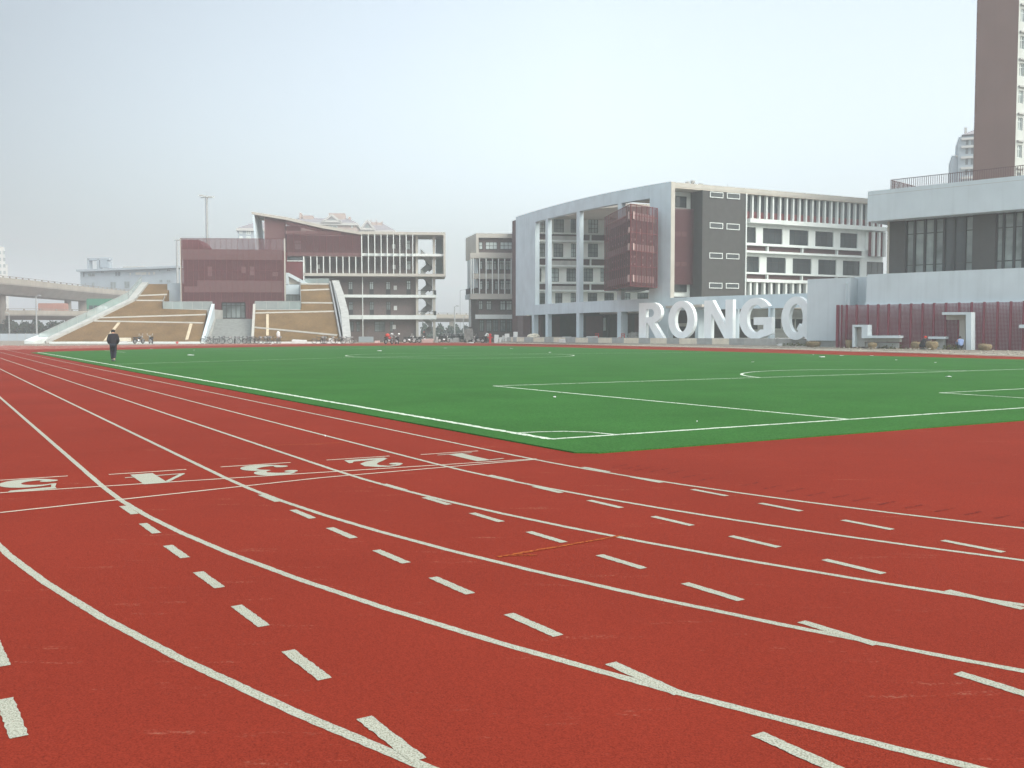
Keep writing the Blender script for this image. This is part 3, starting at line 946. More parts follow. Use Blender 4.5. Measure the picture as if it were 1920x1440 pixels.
right = thing('planted_ramp', 'brown grassed ramp right of the grey steps with a broad curved concrete parapet', 'ramp', mp(560, 620))
slope_block([(472, 640), (472, 629), (477.5, 581.5), (564, 581.5), (563.5, 532.5), (617, 532.5), (636, 629), (638.5, 636)], M['brown_grass'], 'grass_slope', right)
for a, b, w_ in (((564.5, 544.8), (618, 542.9), .34), ((565.5, 568), (624, 568.5), .34), ((478, 587.3), (627, 584.2), .28), ((478, 614.4), (632, 629), .55), ((564, 533), (617, 533), .5)):
    slope_bar(a, b, w_, .24, M['path_white'], 'path_edge', right)
slope_bar((501.5, 590.5), (501.5, 630), .42, .15, M['wood'], 'board', right)
m = MB()
pts = [mp(x, y) for x, y in ((629, 530.5), (638, 556), (646.5, 590), (651, 638.5))]
for a, b in zip(pts, pts[1:]):
    A0, B0 = Vector((a.x, a.y, -.1)), Vector((b.x, b.y, -.1))
    h = Vector((0, 0, .45)); x0 = Vector((-.65, 0, 0)); x1 = Vector((.6, 0, 0))
    m.hexa([A0 + x0, A0 + x1, B0 + x1, B0 + x0, a + x0 + h, a + x1 + h, b + x1 + h, b + x0 + h])
m.build('parapet', M['concrete'], right)
m = MB()
pts = [mp(x, y) for x, y in ((620.5, 531), (629.5, 575), (641, 636))]
for a, b in zip(pts, pts[1:]):
    m.bar(a + Vector((-.2, 0, .15)), b + Vector((-.2, 0, .15)), .22, .5)
    m.bar(a + Vector((.35, 0, .12)), b + Vector((.35, 0, .12)), .22, .4)
m.build('gutter', M['steel'], right)
m = MB()
xa, xb = at(477.5, 600, 162).x, at(564, 600, 162).x
m.box(xa, xb, 162.1, 166.3, 0, TZ1)
m.build('terrace', M['concrete'], right)
glass_rail([Vector((xa, 162.3, TZ1)), Vector((xb, 162.3, TZ1)), Vector((at(563, 600, 171).x, 171, TZ1 + 4.2))], 1.3, 'glass_rail', right)
glass_rail([Vector((at(572, 600, 173).x, 173, 10.2)), Vector((at(618, 600, 173).x, 173, 10.2))], 0.9, 'glass_rail', right)
m = MB()
a, b = at(470.5, 600, 150.6), at(475, 600, 162.2)
m.hexa([Vector((a.x, a.y, -.1)), Vector((a.x + .4, a.y, -.1)), Vector((b.x + .4, b.y, -.1)), Vector((b.x, b.y, -.1)), Vector((a.x, a.y, .8)), Vector((a.x + .4, a.y, .8)), Vector((b.x + .4, b.y, 6.4)), Vector((b.x, b.y, 6.4))])
m.build('stair_wall', M['cream'], right)
m = MB()
m.bar(Vector((at(478, 600, 149.4).x, 149.4, .12)), Vector((at(645, 600, 149.4).x, 149.4, .12)), .4, .3)
m.build('kerb_edge', M['white'], right)

steps = thing('stairway', 'wide flight of grey stone steps up to the red cube', 'steps', (at(430, 600, 156).x, 156, 0))
m, m2 = MB(), MB()
NS = 26
for k in range(NS):
    y0, y1 = 151 + 11.4 * k / NS, 151 + 11.4 * (k + 1) / NS
    z1 = 3.92 * (k + 1) / NS
    xl = at(380 + 17 * k / NS, 600, y0).x + .5
    xm = at(391 + 14 * k / NS, 600, y0).x
    xr = at(470.4 + 4 * k / NS, 600, y0).x
    m.box(xm, xr, y0, y1 + (.3 if k < NS - 1 else 6), -.1, z1)
    m2.box(xl, xm - .02, y0, y1 + .3, -.1, z1 + .12)
m.build('step_flight', M['stair'], steps)
m2.build('side_flight', M['concrete'], steps)

# ================================================================== MIDDLE SCHOOL BLOCK
F3 = Fac(pa(178, 893), pa(179, 976))
F3s = Fac(pa(187.5, 873.4), pa(178, 893.2))
b3 = thing('school_building', 'narrow school block with a stepped cream frame between the finned block and the curved block', 'building', F3.P(F3.t(930), 0))
z_ = lambda y: F3.z(925, y)
c = F3.P(F3.t(893), 0); lb = F3s.P(F3s.t(873.6), 0); rb = F3.P(F3.t(976), 0); 
def quadprism(mb, a, b, c2, d, z0, z1):
    mb.hexa([Vector((p.x, p.y, z0)) for p in (a, b, c2, d)] + [Vector((p.x, p.y, z1)) for p in (a, b, c2, d)])
back = Vector((0, 12, 0))
m = MB()
holes = [F3.rect(897.6, 977, 446, 473.8)]
F3.wall(m, F3.t(893), F3.t(976), z_(475), z_(437.5), holes, -0.5, 0)
F3s.box(m, F3s.t(873.4), F3s.t(893) - .05, F3s.z(880, 487), z_(437.5), -0.5, 0.0)
m.build('upper_frame', M['cream'], b3)
m = MB()
quadprism(m, lb + F3.n * -.6 + F3.d * .6, c + F3.n * -.6 + F3.d * .5, rb + F3.n * -.6, rb + back, 0.0, z_(438.2))
F3.box(m, F3.t(898), F3.t(976), z_(560), z_(437.6) - .25, -2.4, -1.9)
m2 = m.build('wall', M['brick'], b3)
for x0, x1, nv in ((898, 905.2, 1), (910.5, 932.5, 3), (937.5, 960.5, 3)):
    F3.window(b3, F3.rect(x0, x1, 453.5, 468, -0.55), -0.55, nv, 2, 'pale_glass', fw=.1)
m = MB()
F3.box(m, F3.t(882.2, 1.2), F3.t(962, 1.2), z_(485), z_(475.3), -0.5, 1.2)
F3.box(m, F3.t(882.2, 1.2), F3.t(962, 1.2), z_(561.3), z_(551.2), -0.5, 1.2)
F3.box(m, F3.t(886.5, .7), F3.t(962, .7), z_(523.2), z_(513.4), -0.5, 0.7)
q0 = F3s.P(F3s.t(875), 0)
m.build('floor_band', M['cream'], b3)
m = MB()
F3s.box(m, F3s.t(874.6), F3s.t(893) + .2, F3s.z(880, 561), F3s.z(880, 552.5), -0.4, 0.25)
F3s.box(m, F3s.t(876), F3s.t(893) - .3, F3s.z(880, 542), F3s.z(880, 487.2), -0.4, -0.05)
m.build('side_panel', M['white_wall'], b3)
for k in range(3):
    m = MB(); t = F3s.t(876.5 + k * 3.2); F3s.box(m, t - .08, t + .08, F3s.z(880, 552), F3s.z(880, 541), 0.0, 0.3); m.build('fin', M['dark'], b3)
for px in (883.5, 887.7, 899.3, 911.6, 923.4, 934.8, 946.5, 958.4):
    m = MB(); t = F3.t(px, 1.0); F3.box(m, t - .08, t + .08, z_(551.2), z_(485), 0.72, 1.15); m.build('fin', M['white'], b3)
for x0, x1, y0, y1 in ((898.5, 905, 489.5, 505), (912, 923, 488, 506), (925.5, 930.5, 489, 506), (936.5, 946, 488, 506), (948, 958, 488, 506),
                       (898.5, 905, 526.5, 543), (912, 917, 526.5, 543), (928, 933.5, 526.5, 543.5), (938, 946.5, 526, 543.5), (947.5, 958.5, 526, 543.5),
                       (897.5, 905, 564, 580.5), (912, 921.5, 564, 581), (937.5, 948, 564, 581.5), (949, 960, 564, 581.5)):
    F3.window(b3, F3.rect(x0, x1, y0, y1, -0.5), -0.5, 2, 2, 'pale_glass', fw=.09, transom=[.7])
m = MB(); F3.box(m, F3.t(892, .6), F3.t(962, .6), z_(598), z_(590), -0.5, 0.6); m.build('canopy', M['white'], b3)
for x0, x1 in ((899, 907), (912, 922), (924, 934), (938, 948), (950, 960)):
    F3.window(b3, F3.rect(x0, x1, 599.5, 622, -0.5), -0.5, 2, 2, 'mid_glass', fw=.1, transom=[.75])
m = MB(); F3s.pxbox(m, 879, 881.2, 562, 613, 0.05, 0.25); m.build('drain_pipe', M['white'], b3)

# ================================================================== CURVED SCHOOL BLOCK
import numpy as np
_px = np.array([967.3, 1005.8, 1051.7, 1097.5, 1143.3, 1189, 1223.5, 1253.3, 1309, 1400, 1512])
_Y = np.array([164.4, 155.7, 147.5, 141.2, 136.0, 131.5, 128.6, 126.3, 122.4, 117.2, 111.6])
_cf = np.polyfit((_px - 1200) / 300, _Y, 4)
def cY(px): return float(np.polyval(_cf, (px - 1200) / 300))
def cpt(px, d=0.0):
    def raw(p):
        v = at(p, 600, cY(p)); return Vector((v.x, v.y, 0))
    a = raw(px)
    t = (raw(px + 1) - raw(px - 1)).normalized()
    n = Vector((t.y, -t.x, 0))
    if n.dot(a) < 0: n = -n
    return a + n * d
def cz(px, py):                                     # height on the curved front
    v = at(px, py, cY(px)); return v.z
def cwall(mb, x0, x1, z0, z1, d0, d1, step=7):
    k = max(1, int(math.ceil((x1 - x0) / step)))
    for i in range(k):
        a, b = x0 + (x1 - x0) * i / k, x0 + (x1 - x0) * (i + 1) / k
        p = [cpt(a, d0), cpt(b, d0), cpt(b, d1), cpt(a, d1)]
        mb.hexa([Vector((q.x, q.y, z0)) for q in p] + [Vector((q.x, q.y, z1)) for q in p])
def cwall_smooth(mb, x0, x1, z0, z1, d0, d1, step=5):   # same, without inner faces
    k = max(1, int(math.ceil((x1 - x0) / step)))
    base = len(mb.v)
    for i in range(k + 1):
        a = x0 + (x1 - x0) * i / k
        for d, z in ((d0, z0), (d1, z0), (d1, z1), (d0, z1)):
            q = cpt(a, d); mb.v.append(Vector((q.x, q.y, z)))
    for i in range(k):
        o = base + 4 * i
        for j in range(4):
            mb.f.append([o + j, o + 4 + j, o + 4 + (j + 1) % 4, o + (j + 1) % 4])
    mb.f.append([base, base + 1, base + 2, base + 3]); o = base + 4 * k
    mb.f.append([o + 3, o + 2, o + 1, o])
ZT, ZB0, ZB1, ZO = 20.9, 4.47, 6.08, 19.15
c0 = cpt(1120)
b2 = thing('school_building', 'grey curved school block with big openings and a red mesh box hanging in its front', 'building', (c0.x, c0.y, PZ))
m = MB()
cwall_smooth(m, 967, 1256, ZO, ZT, 0, .75)
cwall_smooth(m, 967, 1514, ZB0, ZB1, 0.0, .75)
cwall_smooth(m, 967, 1003.4, ZB1, ZO, 0.0, .75)
cwall_smooth(m, 1216.6, 1256, ZB1, ZO, 0.0, .75)
m.build('curved_facade', M['grey_wall'], b2)
m = MB()
a, b = cpt(1256, .02), cpt(1256, .73)
e = (cpt(1256) - cpt(1250)).normalized() * .05
quadprism(m, a, b, b + e, a + e, ZB1, ZT - .02)
m.build('wall_end', M['cream'], b2)  # cream on the grey wall's end: sunlit look put in as colour
for x0, x1, zt_, dd in ((1022.3, 1026.6, ZO, .7), (1080.2, 1085.8, ZO, .7), (1157, 1164, ZO, .7)):
    m = MB(); cwall_smooth(m, x0, x1, ZB1, zt_, 0.01, dd); m.build('pillar', M['grey_wall'], b2)
for x0, x1, dd in ((997, 1000.5, .8), (1022.3, 1026.6, .7), (1080.2, 1085.8, .7), (1157, 1164, 1.2), (1216.5, 1253, .9), (1303, 1309, 1.2), (1372, 1377, 1.0), (1440, 1444, 1.0)):
    m = MB(); cwall_smooth(m, x0, x1, PZ, ZB0, 0.03, dd + .03); m.build('pillar', M['grey_wall'], b2)
# roof slab spanning to the inner wall and over the right wing
Ptmp = pa(126.35, 1254.6)
F2 = Fac(Ptmp, pa(143.6, 1660))
FI = Fac(pa(160, 1000), pa(163.5, 1222))
rp = [cpt(972, .76), cpt(985, .76), cpt(1003, .76), cpt(1012, .76), FI.P(FI.t(1030), 0, 4.2), FI.P(FI.t(1054), 0, 4.2), FI.P(FI.t(1066), 0, 13), FI.P(FI.t(1120), 0, 17), FI.P(FI.t(1222), 0, 17), FI.P(FI.t(1222), 0, -6), FI.P(FI.t(985), 0, -6)]
m = MB()
lp = [(p.x, p.y) for p in rp]
m.extrude([lp], lambda x, y, d: Vector((x, y, d)), 20.15, 20.6)
m.build('roof', M['beige'], b2)
m = MB()
F2.box(m, .2, F2.len, 20.15, 20.6, -14, -.02)
m.build('roof', M['beige'], b2)
m = MB()
F2.box(m, .05, F2.len, 20.3, 20.88, -.5, 0.02)
m.build('roof_edge', M['cream'], b2)
for px, h in ((1330, .9), (1340, 1.1), (1355, .8)):
    m = MB(); p = F2.P(F2.t(px), 20.6, -5); m.tube([p, p + Vector((0, 0, h + .2)), p + Vector((0, 0, h + .2))], .18); m.tube([p + Vector((0, 0, h + .2)), p + Vector((0, 0, h + .5))], .32); m.build('roof_vent', M['concrete'], b2)
for px in (974, 1319, 1388):
    m = MB(); p = F2.P(F2.t(px), 20.6, -3) if px > 1200 else cpt(px, 2) + Vector((0, 0, 20.6)); m.tube([p, p + Vector((0, 0, 1.2))], .025, 5); m.build('lightning_rod', M['steel'], b2)
# inner white wall seen through the openings
FI = Fac(pa(160, 1000), pa(163.5, 1222))
iw = []
for (y0, y1), xs in (((411, 437), [(1006, 1022), (1038, 1057), (1069.5, 1080), (1102.5, 1121)]),
                     ((456.5, 482), [(1006, 1022), (1037.5, 1056), (1070.5, 1080), (1102, 1121)]),
                     ((503, 528), [(1006, 1015), (1033.5, 1048), (1062, 1080), (1094, 1112), (1125.5, 1140)]),
                     ((549.5, 572), [(1006, 1022), (1041, 1054.5), (1070, 1080), (1102, 1120), (1133, 1151), (1168, 1182), (1195, 1216)])):
    for x0, x1 in xs: iw.append(FI.rect(x0, x1, y0, y1))
m = MB()
FI.wall(m, FI.t(1003), FI.t(1222), PZ + 4, 20.14, iw, -.4, 0)
FI.box(m, FI.t(1003), FI.t(1222), PZ, 20.1, -5, -.75)
m.build('inner_wall', M['inner_white'], b2)
for i, r in enumerate(iw):
    FI.window(b2, r, -.22, 2 if r[1] - r[0] < 1.4 else 3, 3, 'mid_glass' if i % 3 else 'pale_glass', fw=.09, transom=[.33, .66])
m, m2, m3 = MB(), MB(), MB()
for ya, yb in ((437.7, 451.4), (483.5, 498), (530.5, 544)):
    za, zc = FI.z(1060, ya), FI.z(1060, yb)
    FI.box(m, FI.t(1003), FI.t(1222), za - .22, za, 0.003, 1.3)
    FI.box(m, FI.t(1003), FI.t(1222), zc - .28, zc, 0.003, 1.3)
    FI.box(m2, FI.t(1003), FI.t(1222), zc, za - .22, 0.003, .5)
    m3 = MB(); FI.box(m3, FI.t(1032), FI.t(1086), zc, za - .55, .503, 1.1); m3.build('bay_front', M['concrete'], b2)
    for px in (1103, 1150):
        m3 = MB(); FI.box(m3, FI.t(px), FI.t(px) + .2, zc, za - .22, .503, 1.1); m3.build('rail_post', M['white'], b2)
m.build('ledge', M['white'], b2)
m2.build('red_strip', M['plum'], b2)
m = MB(); FI.box(m, FI.t(1003), FI.t(1222), PZ + 4.5, PZ + 4.9, 0, 1.3); m.build('ledge', M['white'], b2)
m = MB()
p = [cpt(x, .75) for x in (969, 1010, 1060, 1110, 1160, 1214)] + [FI.P(FI.t(1222), 0, -.2), FI.P(FI.t(1003), 0, -.2)]
m.extrude([[(q.x, q.y) for q in p]], lambda x, y, d: Vector((x, y, d)), ZB0 + .45, ZB0 + .75)
m.build('floor_slab', M['beige'], b2)
# ground floor back wall with red panels
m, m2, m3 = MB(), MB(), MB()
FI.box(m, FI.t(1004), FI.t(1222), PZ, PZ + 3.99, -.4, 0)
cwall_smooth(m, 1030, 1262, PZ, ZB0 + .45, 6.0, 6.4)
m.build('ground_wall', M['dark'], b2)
for x0, x1 in ((1036, 1068), (1128, 1136), (1138, 1168), (1176, 1205)):
    m2 = MB(); cwall_smooth(m2, x0, x1, PZ, ZB0 - .3, 5.75, 5.98); m2.build('red_panel', M['plum'], b2)
for x0, x1 in ((1005, 1019), (1029, 1050)):
    m2 = MB(); FI.pxbox(m2, x0, x1, 593, 634, .003, .1); m2.build('red_panel', M['plum'], b2)

for x0, x1 in ((1069, 1079), (1252, 1262)):
    m = MB(); cwall_smooth(m, x0, x1, PZ, ZB0 - .4, 5.6, 5.9); o = m.build('door', M['frame'], b2)
    m = MB(); cwall_smooth(m, x0 + 2, x1 - 4, PZ + 1.0, ZB0 - .6, 5.52, 5.58); m.build('pane', M['pale_glass'], o)
m = MB()
cwall_smooth(m, 1086, 1215, ZB0 - .1, ZB0 + .12, 3.5, 5.7)
m.build('canopy', M['white'], b2)
# plum cladding at the far left end
m = MB()
a, b = at(960.3, 600, 168.5), at(967.2, 600, 166.2)
m.hexa([Vector((a.x, a.y, PZ)), Vector((b.x + .3, b.y, PZ)), Vector((b.x + 2, b.y + 12, PZ)), Vector((a.x, a.y + 12, PZ)), Vector((a.x, a.y, 20.7)), Vector((b.x + .3, b.y, 20.7)), Vector((b.x + 2, b.y + 12, 20.7)), Vector((a.x, a.y + 12, 20.7))])
m.build('end_cladding', M['plum'], b2)
m = MB()
cwall_smooth(m, 967.5, 981, PZ, ZB0 - .05, 1.2, 1.5); m.build('red_panel', M['plum'], b2)
m = MB(); cwall_smooth(m, 981.2, 996.5, PZ, ZB0 - .4, 1.6, 1.9); m.build('red_panel', M['plum'], b2)
# red mesh box
A, B, C, D = at(1181.5, 600, 122), at(1133.5, 600, 136), at(1231, 600, 126.4), at(1196, 600, 141)
q4 = [Vector((p.x, p.y, 0)) for p in (B, A, C, D)]
z0b, z1b = 7.37, 17.55
m = MB()
for a, b in zip(q4, q4[1:] + q4[:1]):
    m.poly([a + Vector((0, 0, z0b)), b + Vector((0, 0, z0b)), b + Vector((0, 0, z1b)), a + Vector((0, 0, z1b))])
m.poly([p + Vector((0, 0, z0b)) for p in q4])
box = m.build('mesh_box', M['screen_box'], b2)
cen = sum(q4, Vector((0, 0, 0))) / 4
m, m2, m3 = MB(), MB(), MB()
qi = [cen + (p - cen) * .84 for p in q4]
m.hexa([p + Vector((0, 0, z0b + .25)) for p in qi] + [p + Vector((0, 0, z1b - 1.2)) for p in qi])
m.build('box_core', M['plum'], box)
for (a, b, nn_) in ((q4[0], q4[1], 13), (q4[1], q4[2], 5)):
    f = Fac((a.x, a.y), (b.x, b.y))
    for k in range(nn_ + 1):
        t = f.len * k / nn_
        f.box(m3, t - .04, t + .04, z0b, z1b, .01, .07)
    for z in (z0b + .05, 9.9, 11.8, 14.1, 16.2, z1b - .05):
        f.box(m3, 0, f.len, z - .04, z + .04, .01, .05)
    for z0_, z1_ in ((7.95, 8.8), (11.85, 12.7), (15.7, 16.6)):
        for k in range(nn_):
            t = f.len * (k + .1) / nn_
            f.box(m2, t, t + f.len / nn_ * .8, z0_, z1_, -.5, -.35)
    for zc, hh in ((10.1, .2), (11.0, .25), (13.15, .25), (14.0, .7)):
        for k in range(nn_ * 2):
            if (k * 5 + int(zc * 10)) % (3 if hh < .5 else 4): continue
            t = f.len * (k + .3) / nn_ / 2
            f.box(m2, t, t + .22, zc, zc + hh, -.5, -.35)
m2.build('pale_panel', M['pinkish'], box)
m3.build('screen_rib', M['dark_red'], box)
# right wing: stair bay, brown tower, windows and fins
tw0, tw1 = F2.t(1315.5), F2.t(1397)
zw = lambda y: F2.z(1400, y, -.6)
m = MB()
F2.box(m, tw0, tw1, PZ, 20.28, -3, -.04)
TW = [F2.rect(x0, x1, y0, y1, -.04) for (x0, x1), ys in (((1328.3, 1353), ((360, 370.8), (417.5, 428.5), (474, 485), (530.2, 540.8))), ((1359.8, 1384), ((362, 373), (419.5, 430.8), (475.5, 485.8), (531, 541)))) for y0, y1 in ys]
tower = m.build('stair_tower', M['tower_brown'], b2)
for r in TW:
    F2.window(b2, r, 0.04, 1, 1, 'glass', 'white', fw=.09)
tb0 = F2.t(1259, -2)
m = MB()
F2.box(m, tb0 - 1, tw0 - .002, PZ, 20.14, -5, -2.6)
m.build('bay_wall', M['white'], b2)
F2.window(b2, F2.rect(1265, 1285, 368, 389, -2.5), -2.5, 2, 2)
F2.window(b2, F2.rect(1264, 1287, 533, 547.5, -2.5), -2.5, 2, 1)
F2.window(b2, F2.rect(1264, 1287, 556.5, 562, -2.5), -2.5, 2, 1)
m = MB()
F2.box(m, F2.t(1260.5, -1.9), tw0 - .01, F2.z(1280, 533.5, -1.9), F2.z(1280, 391, -1.9), -1.93, -1.9)
o = m.build('mesh_screen', M['screen_box'], b2)
m = MB()
F2.pxbox(m, 1264, 1296, 394, 532, -2.55, -2.4); m.build('dark_back', M['dark'], o)
m = MB()
for y0, y1 in ((434.5, 443), (491, 499)): 
    F2.pxbox(m, 1264, 1275, y0, y1, -2.38, -2.2); F2.pxbox(m, 1276.5, 1286.5, y0, y1, -2.38, -2.2)
m.build('pale_panel', M['pinkish'], o)
m = MB(); F2.pxbox(m, 1396.6, 1398.4, 363, 556, -.5, .1); m.build('drain_pipe', M['white'], b2)
ws = []
R2, R3 = (425.3, 454.8), (480.3, 509.8)
for y, xs in ((R2, [(1397, 1415.6), (1428.5, 1465), (1478, 1513.5), (1526.3, 1560.3), (1573, 1605.3)]), (R3, [(1397, 1422.4), (1436, 1472), (1484.8, 1520), (1532.7, 1566.7), (1578.7, 1611), (1623.3, 1656)])):
    for x0, x1 in xs:
        z0, z1 = zw(y[1]), zw(y[0])
        ws.append((F2.t(x0, -.6), F2.t(x1, -.6), z0, z1))
fin_w = (F2.t(1397), F2.len - .1, zw(410.5) + .002, 20.14)
tE = F2.len - .1
m = MB()
tf = F2.t(1620, -.6)
F2.wall(m, tw1 + .01, tE, PZ, zw(411), ws, -1.0, -.6)
F2.box(m, tw1 + .01, tE, PZ, 20.1, -8, -1.3)
F2.box(m, tf, tE, zw(458), zw(420), -.6, -.35)
m.build('wing_wall', M['white'], b2)
for r in ws: F2.window(b2, r, -.8, 3, 3, 'glass', fw=.09, transom=[.68])
m, m2 = MB(), MB()
F2.box(m, tw1 + .01, tE, zw(395.5), 20.14, -1.0, -.9)
F2.box(m2, tw1 + .01, tE, zw(410.3), zw(395.7), -1.0, -.86)
m.build('window_band', M['glass'], b2)
m2.build('red_strip', M['dark_red'], b2)
fx = [1411.7, 1424.8, 1438, 1450, 1463.3, 1475.9, 1487.8, 1499.8, 1511.8, 1523.8, 1535.8, 1547, 1559, 1570.3, 1581, 1592.6, 1603.8, 1615.4, 1627, 1638, 1649]
for px in fx:
    m = MB(); t = F2.t(px, -.1); F2.box(m, t - .12, t + .12, zw(411), 20.14, -.85, -.38); m.build('fin', M['white'], b2)
for px in (1634.5, 1645, 1655.5):
    m = MB(); t = F2.t(px, -.1); F2.box(m, t - .16, t + .16, zw(470), zw(420), -.34, 0.1); m.build('fin', M['white'], b2)
m = MB()
F2.box(m, F2.t(1629), tE, zw(470) + .02, zw(421), -.348, -.3); m.build('red_strip', M['dark_red'], b2)
m, m2 = MB(), MB()
F2.box(m, tw1 + .4, tE, zw(418.5), zw(410.6), -1.2, .35)
for ya, yb in ((458, 460.6), (470.2, 474.2), (511, 514)):
    F2.box(m, tw1 + .05, tE if ya > 500 else F2.t(1618), zw(yb), zw(ya), -.6, .12)
F2.box(m, tw1 + .05, tE, zw(529), zw(523), -.6, .2)
for px in (1437, 1502, 1567): F2.box(m, F2.t(px), F2.t(px) + .2, zw(470), zw(460.8), -.38, .05); F2.box(m, F2.t(px), F2.t(px) + .2, zw(523), zw(514.2), -.38, .05)
F2.box(m2, tw1 + .05, F2.t(1617), zw(470), zw(460.8), -.598, -.4)
F2.box(m2, tw1 + .05, tE, zw(522.8), zw(514.2), -.598, -.4)
m.build('ledge', M['white'], b2)
m2.build('red_strip', M['plum'], b2)
for px in (1406, 1418, 1432, 1445, 1459, 1472.5, 1485.5, 1498.5, 1511):
    m = MB(); t = F2.t(px, -.1); F2.box(m, t - .16, t + .16, zw(556), zw(529.2), -.58, .0); m.build('fin', M['white'], b2)
m = MB(); F2.box(m, tw1 + .05, F2.t(1530), zw(556), zw(529.2), -.598, -.57); m.build('window_band', M['glass'], b2)
# ground floor of the wing behind the letters
m = MB()
F2.box(m, F2.t(1256, .4), tE, ZB0 + .3, ZB0 + .6, -.6, 7)
m.build('floor_slab', M['beige'], b2)
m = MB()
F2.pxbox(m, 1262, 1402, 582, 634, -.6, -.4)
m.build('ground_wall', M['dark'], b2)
for x0, x1, y0, y1 in ((1404, 1424, 594, 622), (1440, 1516, 594, 620)):
    F2.window(b2, F2.rect(x0, x1, y0, y1, -.2), -.2, 3 if x1 - x0 > 30 else 1, 1, 'glass', 'white', fw=.3)
m = MB(); F2.pxbox(m, 1262, 1290, 606, 612, -.3, -.1); m.build('ledge', M['cream'], b2)

# ================================================================== LOW WALL, LETTERS
lw = thing('low_wall', 'low wall of sand coloured and grey blocks along the far edge of the track under the letters', 'wall', wlF.P(wlF.len / 2, 0))
m = MB()
wlF.box(m, wlF.t(958), wlF.t(1397), -.1, PZ - .003, -.3, 0)
m.build('sandstone_wall', M['sandstone'], lw)
for x0, x1 in ((962, 969), (983, 1000), (1021, 1038), (1060.6, 1079), (1103, 1122), (1148, 1170), (1198, 1219.6), (1251, 1274), (1307.5, 1335.6), (1368, 1396.6)):
    m = MB(); wlF.box(m, wlF.t(x0), wlF.t(x1), -.1, PZ + .03, -.28, .035); m.build('block', M['grey_block'], lw)
m = MB(); wlF.box(m, wlF.t(1397.4), wlF.t(1455.6), -.1, PZ + .04, -.4, .05); m.build('block', M['concrete'], lw)

LF = Fac(pa(127.6, 1200), pa(105.4, 1505))
def ell(cx, cy_, rx, ry, a0, a1, m_):
    return [(cx + rx * math.cos(R(a0 + (a1 - a0) * i / m_)), cy_ + ry * math.sin(R(a0 + (a1 - a0) * i / m_))) for i in range(m_ + 1)]
def ringloops():
    return [ell(.5, .5, .5, .5, 0, 360, 48)[:-1], ell(.5, .5, .235, .325, 0, 360, 40)[:-1]]
LOOPS = {
    'r': [[[(0, 0), (0, 1), (.56, 1)] + ell(.56, .715, .36, .285, 85, -60, 16) + [(.64, .44), (1.02, 0), (.71, 0), (.38, .42), (.29, .42), (.29, 0)],
           [(.29, .82), (.29, .595), (.5, .595)] + ell(.5, .708, .125, .112, -80, 80, 8) + [(.5, .82)]]],
    'o': [ringloops()],
    'n': [[[(0, 0), (0, 1), (.30, 1), (.745, .36), (.745, 1), (1, 1), (1, 0), (.72, 0), (.255, .66), (.255, 0)]]],
    'g': [[ell(.5, .5, .5, .5, 36, 292, 40) + [(1.0, .13), (1.0, .53), (.45, .53), (.45, .345), (.745, .345), (.745, .225)] + ell(.5, .5, .255, .335, 308, 48, 30)]],
    'q': [ringloops(), [[(.53, .25), (.62, .375), (1.04, .09), (.94, -.03)]]],
}
for ch, x0, x1, lab in (('r', 1197.8, 1243.5, 'big white letter R, leftmost of the standing letters'), ('o', 1253, 1302, 'big white letter O standing on the low wall'),
                        ('n', 1320, 1374, 'big white letter N in the middle of the word'), ('g', 1386, 1447.5, 'big white letter G with its crossbar, before the wing'),
                        ('q', 1465, 1520, 'big white letter Q partly hidden by the white box')):
    t0, t1 = LF.t(x0), LF.t(x1)
    H0, H1 = PZ, 5.46
    if ch in 'ogq': H0, H1 = PZ - .05, 5.54
    if ch == 'q': H0, H1 = .82, 5.52
    L_ = thing('letter', lab, 'letter', LF.P((t0 + t1) / 2, H0))
    m = MB()
    for i, lp in enumerate(LOOPS[ch]):
        m.extrude(lp, lambda x, y, d: LF.P(t0 + (t1 - t0) * x, H0 + (H1 - H0) * y, d), -.5, 0.0 + .006 * i)
    m.build('letter_body', M['letter'], L_)

# ================================================================== SPORTS HALL on the right
GF = Fac(pa(96.8, 1568), pa(85.0, 1915))
gy = thing('sports_hall', 'white sports hall with dark glazed upper floor and a plum lattice along its foot', 'building', GF.P(GF.t(1760), 0))
gE = GF.t(2080)
zl = GF.z(1568, 573)
bx0, bx1 = at(1513, 600, 101.4), at(1592.6, 600, 98.2)
BF = Fac((bx0.x, bx0.y), (bx1.x, bx1.y))
m = MB()
BF.box(m, 0, BF.len, BF.z(1550, 638.8), BF.z(1550, 522.3), -3.4, 0)
m.build('entrance_box', M['white_wall'], gy)
m = MB(); BF.box(m, .3, BF.len - .2, 0, BF.z(1550, 638.8), -3.2, -.25); m.build('plinth', M['grey_block'], gy)
m = MB(); BF.pxbox(m, 1583, 1585.6, 531, 570, -.02, .14); BF.pxbox(m, 1582.2, 1586, 530.5, 533.5, -.02, .2); m.build('drain_pipe', M['white_wall'], gy)
w0 = GF.t(1622.3, -1)
zwt = GF.z(1770, 508.5, -1)
m = MB()
GF.prism(m, [(w0, zl + .3), (w0 + .05, zl + .9), (w0 + .12, zwt), (gE, zwt), (gE, zl - .8), (w0 - .3, zl - .8)], -1, -4)
GF.box(m, GF.t(1600, -4), w0 + 1, 0, zwt - .05, -8, -4.01)
m.build('wall', M['white_wall'], gy)
r0 = GF.t(1622.6, -1)
zr0, zr1 = GF.z(1770, 403.7, -1), GF.z(1770, 344, -1)
m = MB()
GF.box(m, r0, gE, zr0, zr1, -22, -1)
m.build('roof', M['white_wall'], gy)
m = MB(); GF.box(m, r0, gE, zr1 - .42, zr1 - .385, -.999, -.993); m.build('groove', M['concrete'], gy)
u0 = GF.t(1661.5, -2.6)
m = MB()
